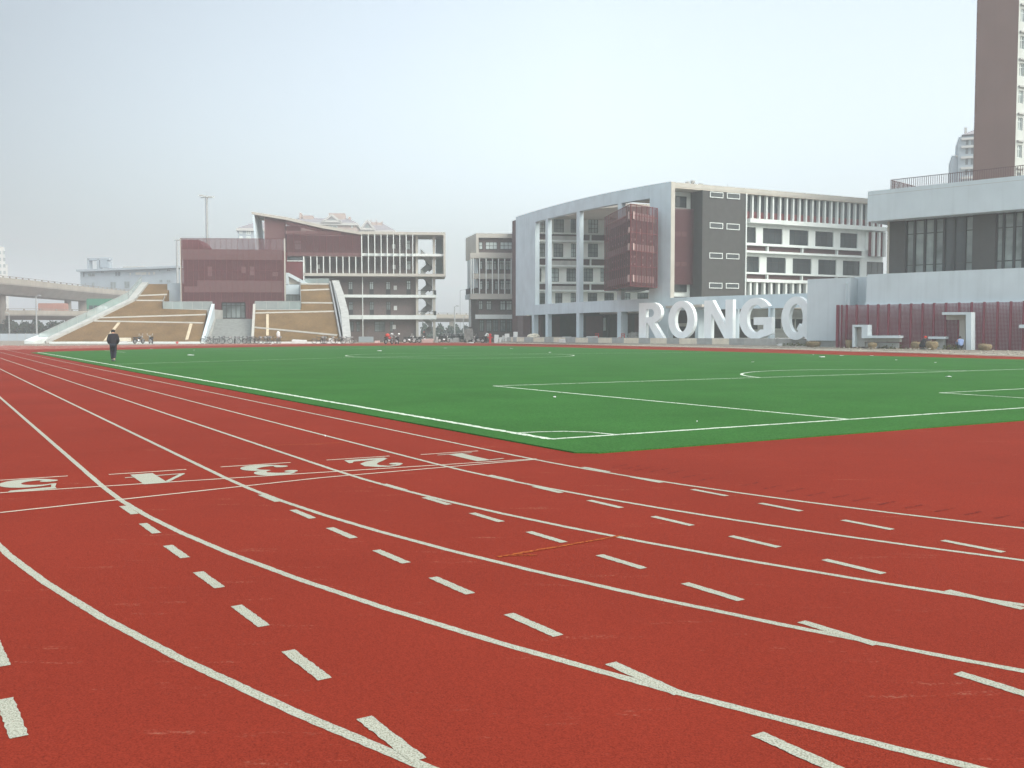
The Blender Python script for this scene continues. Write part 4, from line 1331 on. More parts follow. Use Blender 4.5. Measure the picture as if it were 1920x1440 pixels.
gh = [(GF.t(1694, -2.6), GF.t(1820.5, -2.6), zwt - .4, zr0 + .1), (GF.t(1862, -2.6), GF.t(1995, -2.6), zwt - .4, zr0 + .1)]
GF.wall(m, u0, gE, zwt - .5, zr0, gh, -3.2, -2.6)
GF.box(m, u0, gE, zwt - .5, zr0, -21, -3.9)
m.build('upper_wall', M['tower_brown'], gy)
gm = [1694, 1709.7, 1729, 1747.8, 1765, 1784, 1804, 1820.5]
gm2 = [1862, 1876, 1896, 1913, 1932, 1952, 1974, 1995]
for lst in (gm, gm2):
    for i, (a, b) in enumerate(zip(lst, lst[1:])):
        GF.window(gy, (GF.t(a, -2.6), GF.t(b, -2.6), zwt - .4, zr0), -2.95, 1, 3, ('gym_glass', 'mid_glass', 'glass')[(0, 0, 0, 1, 2, 2, 0)[i]], fw=.11, transom=[.22, .76])
    m = MB()
    for a in lst:
        t = GF.t(a, -2.6); GF.box(m, t - .09, t + .09, zwt - .4, zr0, -2.95, -2.75)
    m.build('mullion', M['frame'], gy)
m = MB(); GF.pxbox(m, 1660.4, 1663.4, 412, 516, -2.62, -2.4); m.build('drain_pipe', M['cream'], gy)
# roof railing
m = MB()
t = GF.t(1665, -2.2)
tt = t
while tt < gE:
    GF.box(m, tt - .022, tt + .022, zr1, zr1 + 1.02, -2.24, -2.2); tt += .2
GF.box(m, t, gE, zr1 + 1.02, zr1 + 1.07, -2.26, -2.18)
GF.box(m, t, gE, zr1 + .08, zr1 + .12, -2.25, -2.19)
o_ = -2.4
while o_ > -16:
    GF.box(m, t - .022, t + .022, zr1, zr1 + 1.02, o_ - .04, o_); o_ -= .2
GF.box(m, t - .03, t + .03, zr1 + 1.0205, zr1 + 1.07, -16, -2.27)
m.build('roof_railing', M['plum'], gy)
# lattice along the foot
m = MB()
t0 = GF.t(1568)
GF.box(m, t0 + .4, gE, 0, zl - .05, -.98, -.7)
m.build('lattice_back', M['white_wall'], gy)
m = MB()
tt = t0
k = 0
while tt < gE:
    GF.box(m, tt - .021, tt + .021, .05, zl, -.03, 0); tt += .118
zz = .1
while zz < zl:
    GF.box(m, t0, gE, zz - .021, zz + .021, -.025, -.004); zz += .118
lat = m.build('lattice', M['lattice'], gy)
posts = [1570.5, 1578, 1587.5, 1606, 1626.5, 1646, 1666, 1687, 1708, 1729.7, 1751, 1773.5, 1797.5, 1821.5, 1845, 1869.7, 1895, 1919, 1945, 1972, 2000]
for px in posts:
    m = MB(); tt = GF.t(px); hw = .12 if px == 1570.5 else .08 if px > 1580 else .05
    GF.box(m, tt - hw, tt + hw, 0, zl + .06, -.12, .10); m.build('lattice_post', M['lattice'], gy)
Z1 = lambda y: GF.z(1640, y, 1.1)
m = MB()
GF.prism(m, TZL(GF, [(1598, 650.5), (1598, 609), (1626.5, 609), (1626.5, 629), (1686, 629), (1686, 634), (1615.5, 634), (1615.5, 613), (1602, 613), (1602, 650.5)], 1.1), .11, 1.1)
m.build('portal_frame', M['white_wall'], gy)
m = MB()
GF.prism(m, TZL(GF, [(1615.5, 634.2), (1686, 634.2), (1686, 641), (1620, 641), (1620, 650.5), (1602.2, 650.5), (1602.2, 613.2), (1615.3, 613.2)], .7), .105, .5)
m.build('portal_back', M['concrete'], gy)  # grey panel: the shadow inside the portal put in as colour
m = MB()
GF.prism(m, TZL(GF, [(1766, 585.2), (1821, 585.2), (1821, 658), (1811, 658), (1811, 590.2), (1766, 590.2)], 1.1), .11, 1.1)
m.build('portal_frame', M['white_wall'], gy)
m = MB()
GF.pxbox(m, 1799, 1810.9, 600, 657, .105, .16); GF.pxbox(m, 1774, 1810.9, 590.4, 599.6, .105, .16)
m.build('portal_back', M['cream'], gy)  # cream panel: the lit inner side put in as colour
m = MB()
GF.pxbox(m, 1741, 1772, 631, 635.6, .11, 1.1); GF.pxbox(m, 1911, 1945, 608.5, 615, .11, 1.1)
m.build('ledge', M['white_wall'], gy)
m = MB(); GF.pxbox(m, 1757, 1771, 636, 655, .105, .6); m.build('bench_base', M['grey_block'], gy); m = MB(); GF.pxbox(m, 1622, 1686, 642, 652, .105, .3); m.build('bench_base', M['grey_block'], gy)

# ================================================================== TALL BUILDINGS on the right
HF = Fac(pa(122.5, 1818.5), pa(120.6, 1895))
HG = Fac(pa(120.8, 1895.1), pa(126, 2080))
hr = thing('tower_block', 'tall brown and grey apartment tower rising out of the frame behind the sports hall', 'building', HF.P(2, 0))
m = MB()
HF.box(m, 0, HF.len, 0, 68, -12, 0)
m.build('brown_wall', M['hirise_brown'], hr)
m = MB()
hw_ = []
for k in range(12):
    z0 = HG.z(1912, 347 - k * 51.2, 0)
    if z0 > 66: break
    hw_.append((HG.t(1899), HG.t(1899) + .75, z0, z0 + 1.55))
    hw_.append((HG.t(1899) + 3.2, HG.t(1899) + 4.6, z0, z0 + 1.55))
hw_ = [r for r in hw_ if r[2] > 8]
HG.wall(m, .02, HG.len, 0, 68, hw_, -.4, -.02)
HG.box(m, 5, HG.len, 0, 67.9, -9, -.7)
m.build('grey_wall', M['hirise_grey'], hr)
for i, r in enumerate(hw_):
    f = HG.window(hr, r, -.2, 2, 2, 'mid_glass', 'white', fw=.07, transom=[.7])
m = MB()
for r in hw_[::2]:
    HG.box(m, r[0] - .1, r[1] + .2, r[3] + .35, r[3] + .55, -.02, .25)
m.build('lamp_ledge', M['concrete'], hr)

EF = Fac(pa(250, 1777), pa(246.3, 1860))
ap = thing('tower_block', 'hazy apartment block with white balconies just left of the brown tower', 'building', EF.P(4, 0))
m = MB()
EF.box(m, 0, EF.t(1789), 0, EF.z(1800, 291), -14, 0)
EF.box(m, EF.t(1789) + .01, EF.len, 0, EF.z(1800, 258), -14, 1.0)
m.build('wall', M['far_blue'], ap)
m = MB()
for y in (258, 273, 293, 313, 331, 351):
    EF.pxbox(m, 1795, 1826, y, y + 4, -1, 1.9)
EF.pxbox(m, 1785, 1798, 291, 294, -1, .6)
m.build('balcony_band', M['far_wall'], ap)
m = MB()
p0, p1 = EF.P(EF.t(1797) - .3, EF.z(1800, 255), 1.6), EF.P(EF.len, EF.z(1800, 255), 1.6)
b0_, b1_ = EF.P(EF.t(1797) - .3, EF.z(1800, 255), -14), EF.P(EF.len, EF.z(1800, 255), -14)
ra, rb_ = EF.P(EF.t(1822), EF.z(1800, 236), -6), EF.P(EF.len, EF.z(1800, 232), -6)
for f in ((p0, p1, rb_, ra), (b0_, b1_, rb_, ra), (p0, ra, b0_), (p1, rb_, b1_), (p0, p1, b1_, b0_)): m.poly(f)
m.build('roof', M['far_roof'], ap)
m = MB(); EF.pxbox(m, 1800, 1805, 239, 256, -3, -1.5); m.build('chimney', M['far_wall'], ap)
for y in (266, 283, 303, 322):
    m = MB(); EF.pxbox(m, 1803, 1808, y - 5, y + 6, .9, 1.06); m.build('window', M['glass'], ap)
    m = MB(); EF.pxbox(m, 1813, 1819, y - 5, y + 6, .9, 1.06); m.build('window', M['glass'], ap)

# ================================================================== FAR BUILDINGS behind the left blocks
def gabled(label, Y, x0, x1, y_eave, x_ridge0, x_ridge1, y_ridge, gx, gw, gy_, chim, wall='far_wall', roofm='far_roof', wins=()):
    F = Fac(pa(Y, x0), pa(Y + 2, x1))
    t = thing('apartment_building', label, 'building', F.P(F.len / 2, 0))
    ze, zr = F.z((x0 + x1) / 2, y_eave), F.z((x0 + x1) / 2, y_ridge)
    dp = 16
    m = MB(); F.box(m, .4, F.len - .4, 0, ze, -dp + .5, -.5); m.build('wall', M[wall], t)
    m = MB()
    a, b, c_, d = F.P(0, ze, 0), F.P(F.len, ze, 0), F.P(F.len, ze, -dp), F.P(0, ze, -dp)
    e, f = F.P(F.t(x_ridge0), zr, -dp / 2), F.P(F.t(x_ridge1), zr, -dp / 2)
    for q in ((a, b, f, e), (c_, d, e, f), (a, e, d), (b, f, c_), (a, b, c_, d)): m.poly(q)
    m.build('roof', M[roofm], t)
    m = MB(); F.box(m, -.2, F.len + .2, ze - .9, ze - .02, -dp, .3); m.build('eave', M['far_wall'], t)
    if gx:
        m = MB()
        zg_ = F.z(gx, gy_)
        t0, t1, tc = F.t(gx - gw), F.t(gx + gw), F.t(gx)
        m.extrude([[(t0, ze), (t1, ze), (tc, zg_)]], lambda x, y, dd: F.P(x, y, dd), -dp / 2, .6)
        g = m.build('gable', M[roofm], t)
        m = MB()
        for q0, q1 in (((t0 - .2, ze), (tc, zg_ + .2)), ((t1 + .2, ze), (tc, zg_ + .2)), ((t0, ze + .3), (t1, ze + .3))):
            m.bar(F.P(*q0, .75), F.P(*q1, .75), .3, .7)
        m.build('gable_trim', M['far_wall'], g)
        m = MB(); m.extrude([[(tc - (t1 - t0) * .2, ze + .6), (tc + (t1 - t0) * .2, ze + .6), (tc, zg_ - 1)]], lambda x, y, dd: F.P(x, y, dd), .55, .66); m.build('window', M['mid_glass'], g)
    for cx0, cx1, cy_ in chim:
        m = MB(); F.box(m, F.t(cx0), F.t(cx1), ze, F.z(cx0, cy_), -dp / 2 - 2, -dp / 2 + 2); m.build('chimney', M['far_pink'], t)
    for wx0, wx1, wy0, wy1 in wins:
        F.window(t, F.rect(wx0, wx1, wy0, wy1, -.4), -.4, 2, 2, 'mid_glass', 'white', fw=.25)
    return t
gabled('far pale apartment block with a pitched roof left of the sloping school roof', 330, 446, 506, 428, 480, 505, 411, None, 0, 0, [], 'far_blue', wins=[(451, 457, 432, 438), (464, 472, 431, 440), (451, 457, 443, 449), (464, 472, 443, 449)])
gabled('far gabled apartment block with tall chimneys above the sloping school roof', 340, 543, 671, 417, 556, 652, 404, 624, 17, 404.5, [(559, 563, 395), (566, 585, 400), (615, 646, 395.5), (652, 656, 402)], 'far_pink', wins=[(600, 612, 423, 434), (616, 634, 423, 434), (660, 663, 420, 427)])
gabled('far gabled apartment block, rightmost behind the flat school roof', 360, 668, 742, 431.5, 690, 722, 415, 690, 13, 414.5, [(696, 698, 408), (706, 708, 408.5), (697, 719, 413), (717, 719, 410.5)], 'far_wall', wins=[(684, 689, 436, 442), (692, 697, 436, 442)])
for lab, x0, x1, y0, Y, cap in (('pale high rise cut off by the left edge of the photo', -20, 17, 463, 480, 4),):
    F = Fac(pa(Y, x0), pa(Y + 4, x1))
    t = thing('apartment_building', lab, 'building', F.P(F.len / 2, 0))
    m = MB(); F.box(m, 0, F.len - 1.2, 0, F.z(10, y0), -14, 0); F.box(m, F.len - 1.19, F.len, 0, F.z(10, y0 + 32), -14, -1); m.build('wall', M['far_wall'], t)
    for k in range(9):
        m = MB(); zz = F.z(10, y0 + 8) - k * 3.2
        F.box(m, F.t(2), F.t(5), zz - 1.6, zz, -.1, .08); F.box(m, F.t(8.5), F.t(13), zz - 1.6, zz, -.1, .08); m.build('window', M['mid_glass'], t)
    m = MB(); F.box(m, F.t(-4), F.t(2), F.z(10, y0), F.z(10, y0 - 5), -6, -1); m.build('roof_house', M['far_pink'], t)
# long pale office
OF = Fac(pa(330, 150), pa(322, 345))
of = thing('office_building', 'long pale blue office block with a flat roof beyond the elevated road', 'building', OF.P(10, 0))
zo = lambda y: OF.z(250, y)
m = MB()
OF.box(m, .5, OF.len, 0, zo(506), -15, 0); m.build('wall', M['far_blue'], of)
m = MB()
OF.prism(m, [OF.tz(148, 510), OF.tz(148, 506), OF.tz(340, 498.5), OF.tz(340, 502.5)], -15.5, 1.5); m.build('roof', M['far_blue'], of)
m = MB()
for q in ((166, 206, 484, 488), (166, 169, 484, 507), (184, 188, 484, 506), (190, 203, 487, 502), (203, 206, 490, 502)):
    OF.pxbox(m, *q, -6, -4)
m.build('roof_frame', M['far_blue'], of)
for x0, x1, y0, y1, g in ((157, 161, 510, 520, 'glass'), (166, 181, 512, 519, 'mid_glass'), (191, 197, 508, 512, 'glass'), (217, 228, 509, 518, 'glass'), (244, 248, 510, 517, 'cream'), (255, 277, 509.5, 516, 'cream'), (279, 284, 509.5, 516, 'cream'), (288, 293, 509, 515.5, 'cream'), (299, 303, 506, 509, 'glass'), (314, 321, 504, 509, 'glass'),
                         (160, 163, 530, 536, 'mid_glass'), (173, 179, 529, 537, 'mid_glass'), (208, 219, 528, 541, 'mid_glass'), (234, 245, 527, 541, 'mid_glass'), (257, 267, 526, 534, 'mid_glass'), (300, 306, 524, 530, 'mid_glass'), (314, 321, 524, 530, 'mid_glass')):
    OF.window(of, OF.rect(x0, x1, y0, y1, .12), .14, 2 if x1 - x0 > 5 else 1, 1, g, 'far_blue', fw=.15)  # cream panes: warm sun glint painted in as pane colour
m = MB(); OF.pxbox(m, 232, 268, 499.5, 502, -8, -2); m.build('skylight', M['cream'], of)

# ================================================================== ELEVATED ROADS, traffic, hedges, fence
def deck(name, label, pts, wdt, th, parap, m_):
    t = thing(name, label, 'bridge', Vector((pts[0].x, pts[0].y, 0)))
    mb, mp_, md = MB(), MB(), MB()
    for a, b in zip(pts, pts[1:]):
        nn = (b - a).cross(Vector((0, 0, 1))).normalized()
        if nn.y < 0: nn = -nn
        w_ = nn * wdt
        d0 = Vector((0, 0, -.35)); d1 = Vector((0, 0, -th))
        mb.hexa([a + d1 + nn * 1.6, b + d1 + nn * 1.6, b + d1 + w_ - nn * 1.6, a + d1 + w_ - nn * 1.6, a + d0, b + d0, b + w_ + d0, a + w_ + d0])
        mb.hexa([a + d0 * 1, b + d0, b + w_ + d0, a + w_ + d0, a, b, b + w_, a + w_])
        for off in (0, wdt - .3):
            mp_.hexa([a + nn * off, b + nn * off, b + nn * (off + .3), a + nn * (off + .3)] + [p + Vector((0, 0, parap)) for p in (a + nn * off, b + nn * off, b + nn * (off + .3), a + nn * (off + .3))])
        k = max(1, int((b - a).length / 3))
        for i in range(k):
            p = a + (b - a) * (i + .5) / k
            md.bar(p + Vector((0, 0, parap)), p + Vector((0, 0, parap + .35)), .3)
        md.bar(a + Vector((0, 0, parap + .35)), b + Vector((0, 0, parap + .35)), .12)
    mb.build('deck', M[m_], t)
    mp_.build('parapet', M['road_parapet'], t)
    md.build('railing', M['viaduct'], t)
    return t
ra_pts = [at(-60, 527, 222), at(0, 529.5, 232), at(60, 535, 247), at(120, 541.5, 264), at(180, 547.5, 284), at(245, 553.5, 308), at(300, 558, 330), at(420, 563, 370)]
ramp = deck('elevated_road', 'curved elevated ramp on thick round piers at the left edge', ra_pts, 9, 2.6, 1.25, 'viaduct')
for x0, x1, Y, yb in ((-8, 11, 236, 549), (122, 134, 270, 562), (148, 164, 280, 563)):
    c = at((x0 + x1) / 2, 600, Y + 4); z1 = at((x0 + x1) / 2, yb, Y).z
    m = MB(); r = (x1 - x0) / FPX * Y / 2; m.tube([Vector((c.x, c.y, 0)), Vector((c.x, c.y, z1 + .3)), Vector((c.x, c.y, z1 + 1.2))], [r, r, r * 1.3], 16); m.build('pier', M['viaduct'], ramp, smooth=True)
lo = [at(-60, 589, 238), at(60, 589, 241), at(180, 590.5, 246), at(400, 592, 262), at(640, 593, 282), at(830, 595, 300), at(900, 595.5, 306), at(1000, 596, 318)]
road = deck('elevated_road', 'long lower elevated road with traffic behind the school blocks', lo, 12, 1.3, .95, 'viaduct')
for px in (134, 300, 500, 700, 846, 960):
    j = min(range(len(lo)), key=lambda i: abs(960 + lo[i].x / lo[i].y * FPX - px)); Y = lo[j].y + 3
    c = at(px, 600, Y)
    m = MB(); m.box(c.x - .6, c.x + .6, c.y, c.y + 6, 0, lo[j].z - 1.1); m.build('pier', M['viaduct'], road)
# bus, car, truck on the lower road
def vehicle(name, label, cat, px0, px1, ytop, Y, zb_, colm, win, h_win):
    a, b = at(px0, 600, Y), at(px1, 600, Y)
    zt_ = at((px0 + px1) / 2, ytop, Y).z
    t = thing(name, label, cat, Vector(((a.x + b.x) / 2, Y, zb_)))
    L = b.x - a.x
    wd = 2.4 if L > 4.5 else 1.8
    m = MB()
    if name == 'parked_car' or name == 'car':
        pr = [(0, .3), (0, .75), (.06, .85), (.22, .9), (.36, 1.45), (.78, 1.5), (.94, .95), (1, .9), (1, .3)]
        s = (zt_ - zb_) / 1.5
        m.extrude([[(a.x + x * L, zb_ + z * s) for x, z in pr]], lambda x, y, d: Vector((x, Y + d, y)), 0, wd)
    else:
        h = zt_ - zb_
        pr = [(0.01, .35), (0, .6), (.0, h - .35), (.02, h), (.985, h), (1, h - .4), (1, .35)]
        m.extrude([[(a.x + x * L, zb_ + z) for x, z in pr]], lambda x, y, d: Vector((x, Y + d, y)), 0, wd)
    m.build('body', M[colm], t)
    m = MB()
    for k in range(win):
        x0 = a.x + L * (.08 + .86 * k / win); x1 = a.x + L * (.08 + .86 * (k + .82) / win)
        m.box(x0, x1, Y - .03, Y + .05, zb_ + h_win[0], zb_ + h_win[1])
    if win: m.build('window', M['glass'], t)
    for fx in (.18, .8):
        m = MB(); c = Vector((a.x + L * fx, Y + .12, zb_ + .42)); m.tube([c - Vector((0, .2, 0)), c + Vector((0, .1, 0))], .42, 14); m.build('wheel', M['black'], t)
zr = lo[2].z + .01
vehicle('bus', 'green bus on the lower elevated road', 'bus', 163, 222, 560, 250.5, zr, 'bus_green', 6, (1.5, 2.5))
vehicle('car', 'white van passing in front of the green bus', 'car', 178, 200, 573, 247.5, zr, 'car_white', 3, (1.05, 1.4))
vehicle('truck', 'brick red box truck left of the bus on the elevated road', 'truck', 72, 121, 568.5, 248, zr, 'truck_red', 0, (1, 2))
# dark shrubs under the road: one mass of leaf clumps
def leaf_mass(name, x0, x1, Y, depth, h, n, size, m_, label=None, kind='stuff'):
    mb = MB()
    a, b = at(x0, 600, Y), at(x1, 600, Y)
    for k in range(26):
        t = (k + .5) / 26
        hh = h * (.72 + .28 * math.sin(t * 37) * math.sin(t * 11 + 1))
        mb.blob((a.x + (b.x - a.x) * t, a.y + depth * .5, hh * .38), (b.x - a.x) / 26 * 1.1, depth * .5, hh * .52, k, .5, 10, 7)
    for k in range(n):
        t = random.random()
        x = a.x + (b.x - a.x) * t
        hh = h * (.72 + .28 * math.sin(t * 37) * math.sin(t * 11 + 1))
        z = hh * random.random() ** .7
        p = Vector((x, a.y + (b.y - a.y) * t + random.uniform(0, depth) * (1 - .5 * z / h), z))
        s = size * random.uniform(.5, 1.3)
        d1 = Vector((random.gauss(0, 1), random.gauss(0, 1), random.gauss(0, 1))).normalized() * s
        d2 = Vector((random.gauss(0, 1), random.gauss(0, 1), random.gauss(0, 1))).normalized() * s * .7
        mb.poly([p, p + d1, p + d1 + d2, p + d2])
    return tag(mb.build(name, M[m_], None, fixn=False), label, None, None, kind)
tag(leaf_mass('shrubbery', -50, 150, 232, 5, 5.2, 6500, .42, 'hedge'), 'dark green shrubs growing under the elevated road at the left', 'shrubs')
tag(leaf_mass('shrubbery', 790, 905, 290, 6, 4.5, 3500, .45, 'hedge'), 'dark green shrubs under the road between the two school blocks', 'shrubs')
fe = thing('site_fence', 'plain grey sheet fence left of the ramp', 'fence', Vector((at(40, 600, 200).x, 200, 0)))
m = MB()
a, b = at(-50, 600, 200), at(98, 600, 206)
Ff = Fac((a.x, a.y), (b.x, b.y))
m = MB(); Ff.box(m, 0, Ff.len, 0, 1.45, -.05, 0); m.build('fence_panel', M['far_blue'], fe)
for k in range(10):
    m = MB(); Ff.box(m, Ff.len * k / 9.3, Ff.len * k / 9.3 + .1, 0, 1.55, .01, .1); m.build('fence_post', M['steel'], fe)
def pole(label, px, y0, Y, kind_='street_lamp', cat='lamp post', arm=0, r=.09):
    b = at(px, 640, Y); zt_ = at(px, y0, Y).z
    t = thing(kind_, label, cat, Vector((b.x, Y, 0)))
    m = MB(); m.tube([Vector((b.x, Y, 0)), Vector((b.x, Y, zt_ * .5)), Vector((b.x, Y, zt_))], [r * 1.3, r * 1.1, r * .8], 10); m.build('pole', M['steel'], t)
    if arm:
        m = MB(); m.tube([Vector((b.x, Y, zt_ - .05)), Vector((b.x + arm, Y, zt_ + .25)), Vector((b.x + arm * 1.6, Y, zt_ + .2))], .06, 6); m.blob((b.x + arm * 1.6, Y, zt_ + .15), .35, .15, .1); m.build('lamp_arm', M['steel'], t)
    return t
pole('tall white pole before the shrubs at the left', 69.5, 556, 205, r=.14, arm=.5)
pole('short pole at the far left in front of the shrubs', 18, 588, 205, r=.11, arm=-.3)
pole('white lamp pole in the gap between the two school blocks', 852.5, 575, 230, r=.13, arm=.5)
pole('thin short pole right of the white lamp pole in the gap', 869, 595, 235, r=.09, arm=.3)
pole('faint double armed street light high in the gap between the blocks', 863, 544.5, 330, r=.1, arm=1.2)
def mast(label, px, ytop, Y, hw):
    b = at(px, 640, Y); zt_ = at(px, ytop, Y).z
    t = thing('floodlight_mast', label, 'floodlight', Vector((b.x, Y, 0)))
    m = MB(); m.tube([Vector((b.x, Y, 0)), Vector((b.x, Y, zt_))], [.42, .28], 12); m.build('pole', M['steel'], t)
    m = MB(); m.bar(Vector((b.x - hw, Y, zt_)), Vector((b.x + hw, Y, zt_)), .18); m.bar(Vector((b.x, Y - hw * .6, zt_)), Vector((b.x, Y + hw * .6, zt_)), .18); m.tube([Vector((b.x, Y, zt_)), Vector((b.x, Y, zt_ + 1.6))], .04, 5); m.build('crossarm', M['steel'], t)
    for k, dx in enumerate((-1, -.68, -.36, .4, .72, 1.05)):
        m = MB(); c = Vector((b.x + dx * hw, Y, zt_ + .18 + (.28 if dx < 0 else -.05) * (abs(dx))))
        m.hexa([c + Vector(v) * (hw * .22) for v in ((-1, -1.2, -.6), (1, -1.2, -.6), (1.2, 1, -.2), (-1.2, 1, -.2), (-1, -1, .5), (1, -1, .5), (1, .8, .7), (-1, .8, .7))]); m.build('floodlight', M['concrete'], t)
mast('tall floodlight mast with a cross head behind the red cube', 391.5, 370.5, 220, 1.35)
mast('smaller floodlight mast beside the left edge of the red cube', 335, 450.5, 260, .75)

# ================================================================== BICYCLES AND MOTORCYCLES
ORD = ['leftmost', 'second', 'third', 'fourth', 'fifth', 'sixth', 'seventh', 'eighth', 'ninth', 'tenth', 'eleventh', 'twelfth', 'thirteenth', 'fourteenth', 'fifteenth', 'sixteenth', 'seventeenth', 'eighteenth', 'nineteenth', 'twentieth']
def ordn(i): return ORD[i] if i == 0 else ORD[i] + ' from the left'
def make_bicycle():
    t = thing('bicycle', 'bicycle', 'bicycle', (0, 0, 0), 'bicycles')
    for x in (-.53, .53):
        m = MB(); m.ring((x, 0, .34), (1, 0, 0), (0, 0, 1), .315, .034, 20, 5)
        wh = m.build('wheel', M['black'], t)
        m = MB()
        for k in range(8):
            a = math.pi * k / 8; d = Vector((math.cos(a), 0, math.sin(a))) * .31
            m.bar(Vector((x, 0, .34)) - d, Vector((x, 0, .34)) + d, .007)
        m.ring((x, 0, .34), (1, 0, 0), (0, 0, 1), .295, .012, 20, 4)
        m.build('rim', M['chrome'], wh)
    m = MB()
    bb, st, ht, hd, rr = (-.06, 0, .30), (-.20, 0, .82), (.36, 0, .78), (.42, 0, .62), (-.53, 0, .34)
    for a, b, r in ((bb, st, .018), (bb, hd, .020), (st, ht, .018), (bb, rr, .012), (st, rr, .011), (ht, (.53, 0, .34), .016), (ht, (.33, 0, .95), .015), (st, (-.22, 0, .92), .014)):
        m.tube([a, b], r * 1.7, 6)
    m.tube([(-.53, 0, .34 + .36), (-.75, 0, .66), (-.85, 0, .5)], .02, 5)
    m.build('frame', M['bike'], t)
    m = MB(); m.tube([(.26, -.28, .98), (.33, -.2, 1.0), (.33, 0, .97), (.33, .2, 1.0), (.26, .28, .98)], .014, 6); m.build('handlebar', M['chrome'], t)
    m = MB(); m.hexa([(-.36, -.08, .93), (-.08, -.025, .93), (-.08, .025, .93), (-.36, .08, .93), (-.36, -.07, .99), (-.08, -.015, .97), (-.08, .015, .97), (-.36, .07, .99)]); m.build('saddle', M['black'], t)
    m = MB(); m.box(-.72, -.36, -.07, .07, .69, .71); m.build('rear_rack', M['steel'], t)
    m = MB(); m.hexa([(.44, -.15, .72), (.68, -.15, .72), (.68, .15, .72), (.44, .15, .72), (.42, -.18, .95), (.72, -.18, .95), (.72, .18, .95), (.42, .18, .95)]); m.build('basket', M['steel'], t)
    return t
def make_motorcycle():
    t = thing('motorcycle', 'motorcycle', 'motorcycle', (0, 0, 0), 'motorcycles')
    for x in (-.62, .66):
        m = MB(); m.ring((x, 0, .30), (1, 0, 0), (0, 0, 1), .24, .065, 20, 6); wh = m.build('wheel', M['black'], t)
        m = MB(); m.tube([(x, -.05, .30), (x, .05, .30)], .20, 14); m.build('rim', M['chrome'], wh)
    m = MB(); m.blob((.12, 0, .74), .30, .15, .16, 1, .05); m.build('fuel_tank', M['bike'], t, smooth=True)
    m = MB(); m.blob((.02, 0, .40), .25, .16, .20, 3, .2); m.tube([(.1, .15, .3), (-.3, .18, .26), (-.85, .18, .34)], [.03, .045, .055], 8); m.build('engine', M['chrome'], t)
    m = MB(); m.hexa([(-.75, -.12, .74), (-.1, -.1, .70), (-.1, .1, .70), (-.75, .12, .74), (-.78, -.11, .86), (-.1, -.09, .80), (-.1, .09, .80), (-.78, .11, .86)]); m.build('saddle', M['black'], t)
    m = MB(); m.bar((-.62, 0, .30), (-.1, 0, .42), .08); m.bar((-.1, 0, .42), (-.7, 0, .72), .07); m.bar((-.9, 0, .62), (-.62, 0, .74), .2, .05); m.bar((.2, 0, .7), (.46, 0, .9), .07); m.build('frame', M['bike'], t)
    m = MB()
    for y in (-.09, .09): m.tube([(.66, y, .30), (.44, y, .95)], .03, 7)
    m.hexa([(.5, -.07, .52), (.9, -.07, .52), (.9, .07, .52), (.5, .07, .52), (.55, -.06, .58), (.85, -.06, .58), (.85, .06, .58), (.55, .06, .58)])
    m.build('fork', M['chrome'], t)
    m = MB(); m.tube([(.28, -.36, 1.05), (.40, -.22, 1.08), (.44, 0, .98), (.40, .22, 1.08), (.28, .36, 1.05)], .018, 6)
    for y in (-.3, .3): m.tube([(.36, y, 1.05), (.40, y * 1.1, 1.22)], .012, 5); m.blob((.40, y * 1.1, 1.24), .03, .07, .05)
    m.build('handlebar', M['chrome'], t)
    m = MB(); m.blob((.56, 0, .86), .12, .11, .11, 2, .02); m.build('headlight', M['pale_cloth'], t, smooth=True)
    return t
bike0, moto0 = make_bicycle(), make_motorcycle()
used = {'b': 0, 'm': 0}
def place(kind, px, py, Y, heading, label, group, z=0.0, tint=None, lean=0.0, s=1.0):
    src = bike0 if kind == 'b' else moto0
    o = src if not used[kind] else copy_tree(src)
    used[kind] += 1
    p = at(px, py, Y)
    o.location = (p.x, Y, z)
    o.rotation_euler = (lean, 0, R(heading))
    o.scale = (s, s, s)
    o['label'] = label; o['group'] = group; o['category'] = 'bicycle' if kind == 'b' else 'motorcycle'
    if tint:
        for ch in o.children:
            if ch.name.split('.')[0] in ('fuel_tank', 'basket', 'frame') and ch.name.split('.')[0] == tint[0]:
                me = ch.data.copy(); me.materials[0] = M[tint[1]]; ch.data = me
    return o
row = [(388, 20), (398, 160), (413, 60), (424, 10), (440, 100), (453, 150), (466, 40), (473, 170), (481, 10), (490, 30), (503, 75), (510, 160), (523, 85), (597, 20), (606, 75), (617, 10), (636, 60), (652, 5)]
for i, (px, hd) in enumerate(row):
    place('b', px, 645, 144.0 + (i * 7 % 5) * .5, hd, 'bicycle, %s in the row at the foot of the ramps' % ordn(i), 'bicycles parked at the foot of the ramps', lean=random.uniform(-.08, .08), s=1.12)
for i in range(16):
    px = 821 + i * 3.35
    place('b', px, 630, 178 + (i * 5 % 3) * .7, random.choice((70, 80, 95, 110)), 'bicycle, %s in the packed row between the two blocks' % ordn(i), 'bicycles packed in the gap between the blocks', lean=random.uniform(-.12, .12), s=1.5)
